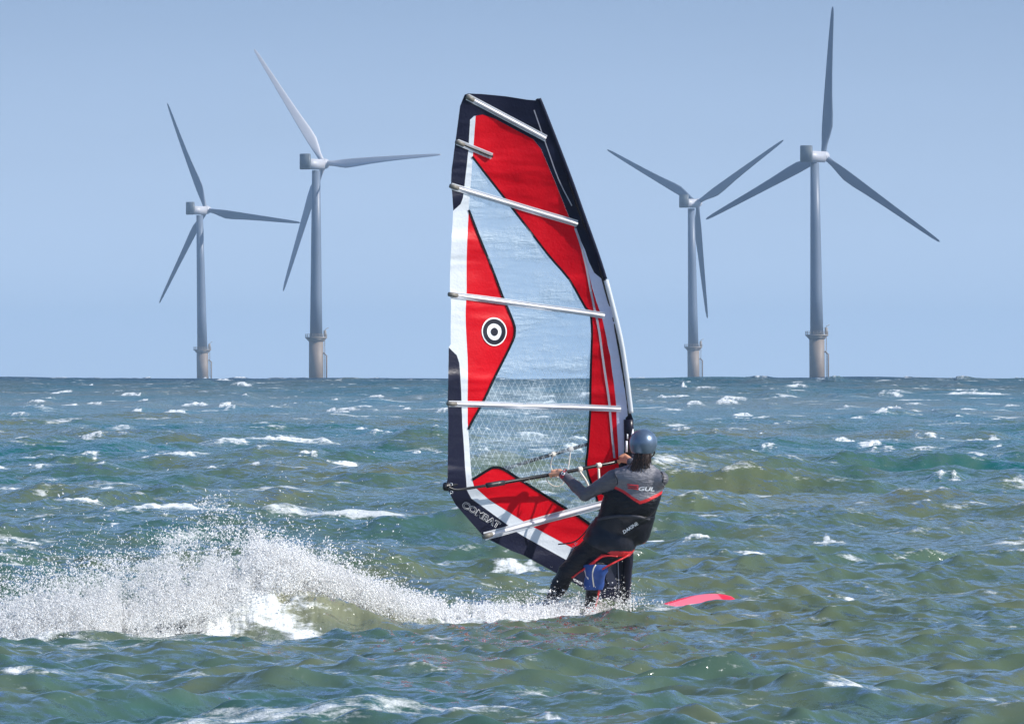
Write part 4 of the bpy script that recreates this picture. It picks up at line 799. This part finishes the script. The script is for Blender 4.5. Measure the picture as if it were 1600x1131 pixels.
c = cloud(34000, lambda n: np.clip(rng.normal(860, 55, n), 760, 985), lambda x: base(x) + 3 - rng.gamma(1.4, 7.5, len(x)), .005, .018, .25); parts.append(reject(c, 79, .28, .55))
c = cloud(3000, lambda n: 960 + rng.gamma(1.5, 22, n), lambda x: 966 - rng.gamma(1.3, 11, len(x)) * np.interp(x, [960, 1060], [1, .5]), .0036, .009, .25); parts.append(c)
c = cloud(9000, U(-30, 640), lambda x: base(x) - 20 - rng.gamma(2.0, 36, len(x)), .0030, .006, .8); parts.append(reject(c, 81, .35, .7))
for sx_, sy_, n_ in ((325, 790, 110), (342, 800, 110), (300, 835, 250), (360, 830, 250), (400, 855, 500), (445, 868, 800), (270, 850, 700), (470, 905, 900), (590, 925, 500), (185, 885, 500)):
    parts.append(cloud(n_, g_(sx_, 15), lambda x: sy_ + np.abs(rng.normal(0, 20, len(x))) * rng.choice([-.5, 1], len(x)), .0045, .011, .3))
c = cloud(16000, lambda n: 170 - np.abs(rng.normal(0, 110, n)), lambda x: 1012 - rng.gamma(1.3, 12, len(x)), .012, .022, .25); parts.append(c)
c = cloud(9000, g_(300, 70), lambda x: np.interp(x, [150, 300, 400], [985, 955, 925]) + rng.normal(0, 9, len(x)), .010, .020, .25); parts.append(reject(c, 83, .3, .5))
c = cloud(9000, lambda n: rng.uniform(370, 600, n), lambda x: np.interp(x, [370, 420, 480, 540, 600], [915, 922, 955, 982, 996]) + rng.normal(0, 6, len(x)), .011, .020, .2); parts.append(reject(c, 85, .28, .5))
c = cloud(16000, lambda n: rng.uniform(740, 905, n), lambda x: np.interp(x, [780, 850, 905], [982, 974, 968]) - np.abs(rng.normal(0, 9, len(x))), .009, .018, .2); parts.append(c)
C_ = np.concatenate(parts); C_ = C_[(C_[:, 1] > 65)]
C_[:, 3] = np.minimum(C_[:, 3] * 0.66, 0.0085); MI = []
def mist(n, fx, fy, ysp, r, seed, a, b_): MI.append(reject(cloud(n, fx, fy, r, r * 1.6, ysp), seed, a, b_))
mist(150000, lambda n: np.concatenate([rng.normal(330, 80, n // 2), rng.normal(200, 130, n - n // 2)]), lambda x: base(x) - (base(x) - np.maximum(top(x) + 60, 868)) * rng.random(len(x)) ** 1.7, .5, .0019, 91, .36, .62)
mist(150000, lambda n: 390 + 420 * rng.random(n) ** 0.9, lambda x: sh(x) + rng.normal(0, 1, len(x)) * np.interp(x, [400, 600, 780], [20, 13, 11]), .35, .0022, 92, .30, .55)
mist(170000, lambda n: 190 - np.abs(rng.normal(0, 115, n)), lambda x: 1014 - rng.gamma(1.5, 20, len(x)), .35, .0022, 93, .25, .5)
mist(110000, lambda n: np.clip(rng.normal(850, 60, n), 740, 990), lambda x: base(x) + 3 - rng.gamma(1.5, 8, len(x)), .25, .0021, 94, .25, .5)
mist(90000, lambda n: rng.normal(300, 75, n), lambda x: np.interp(x, [150, 300, 400, 480], [990, 965, 935, 940]) - rng.gamma(1.8, 14, len(x)), .3, .0024, 95, .3, .55)
MI = np.concatenate(MI); MI = MI[MI[:, 1] > 65]; nmi = len(MI); tet = np.array([(1, 1, 1), (1, -1, -1), (-1, 1, -1), (-1, -1, 1)], float) * .8; tf = np.array([(0, 1, 2), (0, 3, 1), (0, 2, 3), (1, 3, 2)])
mv = MI[:, None, :3] + (tet[None] + rng.normal(0, .5, (nmi, 4, 3))) * MI[:, 3][:, None, None]
n = len(C_); oc = np.array([(1, 0, 0), (-1, 0, 0), (0, 1, 0), (0, -1, 0), (0, 0, 1), (0, 0, -1)], float); of = np.array([(0, 2, 4), (2, 1, 4), (1, 3, 4), (3, 0, 4), (2, 0, 5), (1, 2, 5), (3, 1, 5), (0, 3, 5)])
th = rng.random(n) * 6.283; st = 1 + rng.random(n) ** 2 * 1.8; sc = C_[:, 3]
vx = oc[None] * np.stack([sc * st, sc, sc / np.sqrt(st)], 1)[:, None, :]; vx = vx + rng.normal(0, .18, vx.shape) * sc[:, None, None]
ct, stn = np.cos(th)[:, None], np.sin(th)[:, None]; vr = np.stack([vx[..., 0] * ct - vx[..., 2] * stn, vx[..., 1], vx[..., 0] * stn + vx[..., 2] * ct], -1) + C_[:, None, :3]
sp_me = mesh_np('spray', np.concatenate([vr.reshape(-1, 3), mv.reshape(-1, 3)]), np.concatenate([(of[None] + (np.arange(n) * 6)[:, None, None]).reshape(-1, 3), (tf[None] + (np.arange(nmi) * 4)[:, None, None]).reshape(-1, 3) + n * 6]))
t = NT('white_water_drops'); t.b.inputs['Base Color'].default_value = (0.98, 0.985, 0.99, 1); t.b.inputs['Roughness'].default_value = 0.6
tr = t.node('ShaderNodeBsdfTranslucent'); tr.inputs[0].default_value = (0.98, 0.985, 0.99, 1); ms = t.node('ShaderNodeMixShader'); ms.inputs[0].default_value = 0.5
t.link(t.b.outputs[0], ms.inputs[1]); t.link(tr.outputs[0], ms.inputs[2]); t.link(ms.outputs[0], t.out.inputs[0])
spray = link('spray', sp_me, t.m); tag(spray, 'white spray and droplets thrown up behind the board over the breaking wake', 'spray', kind='stuff')
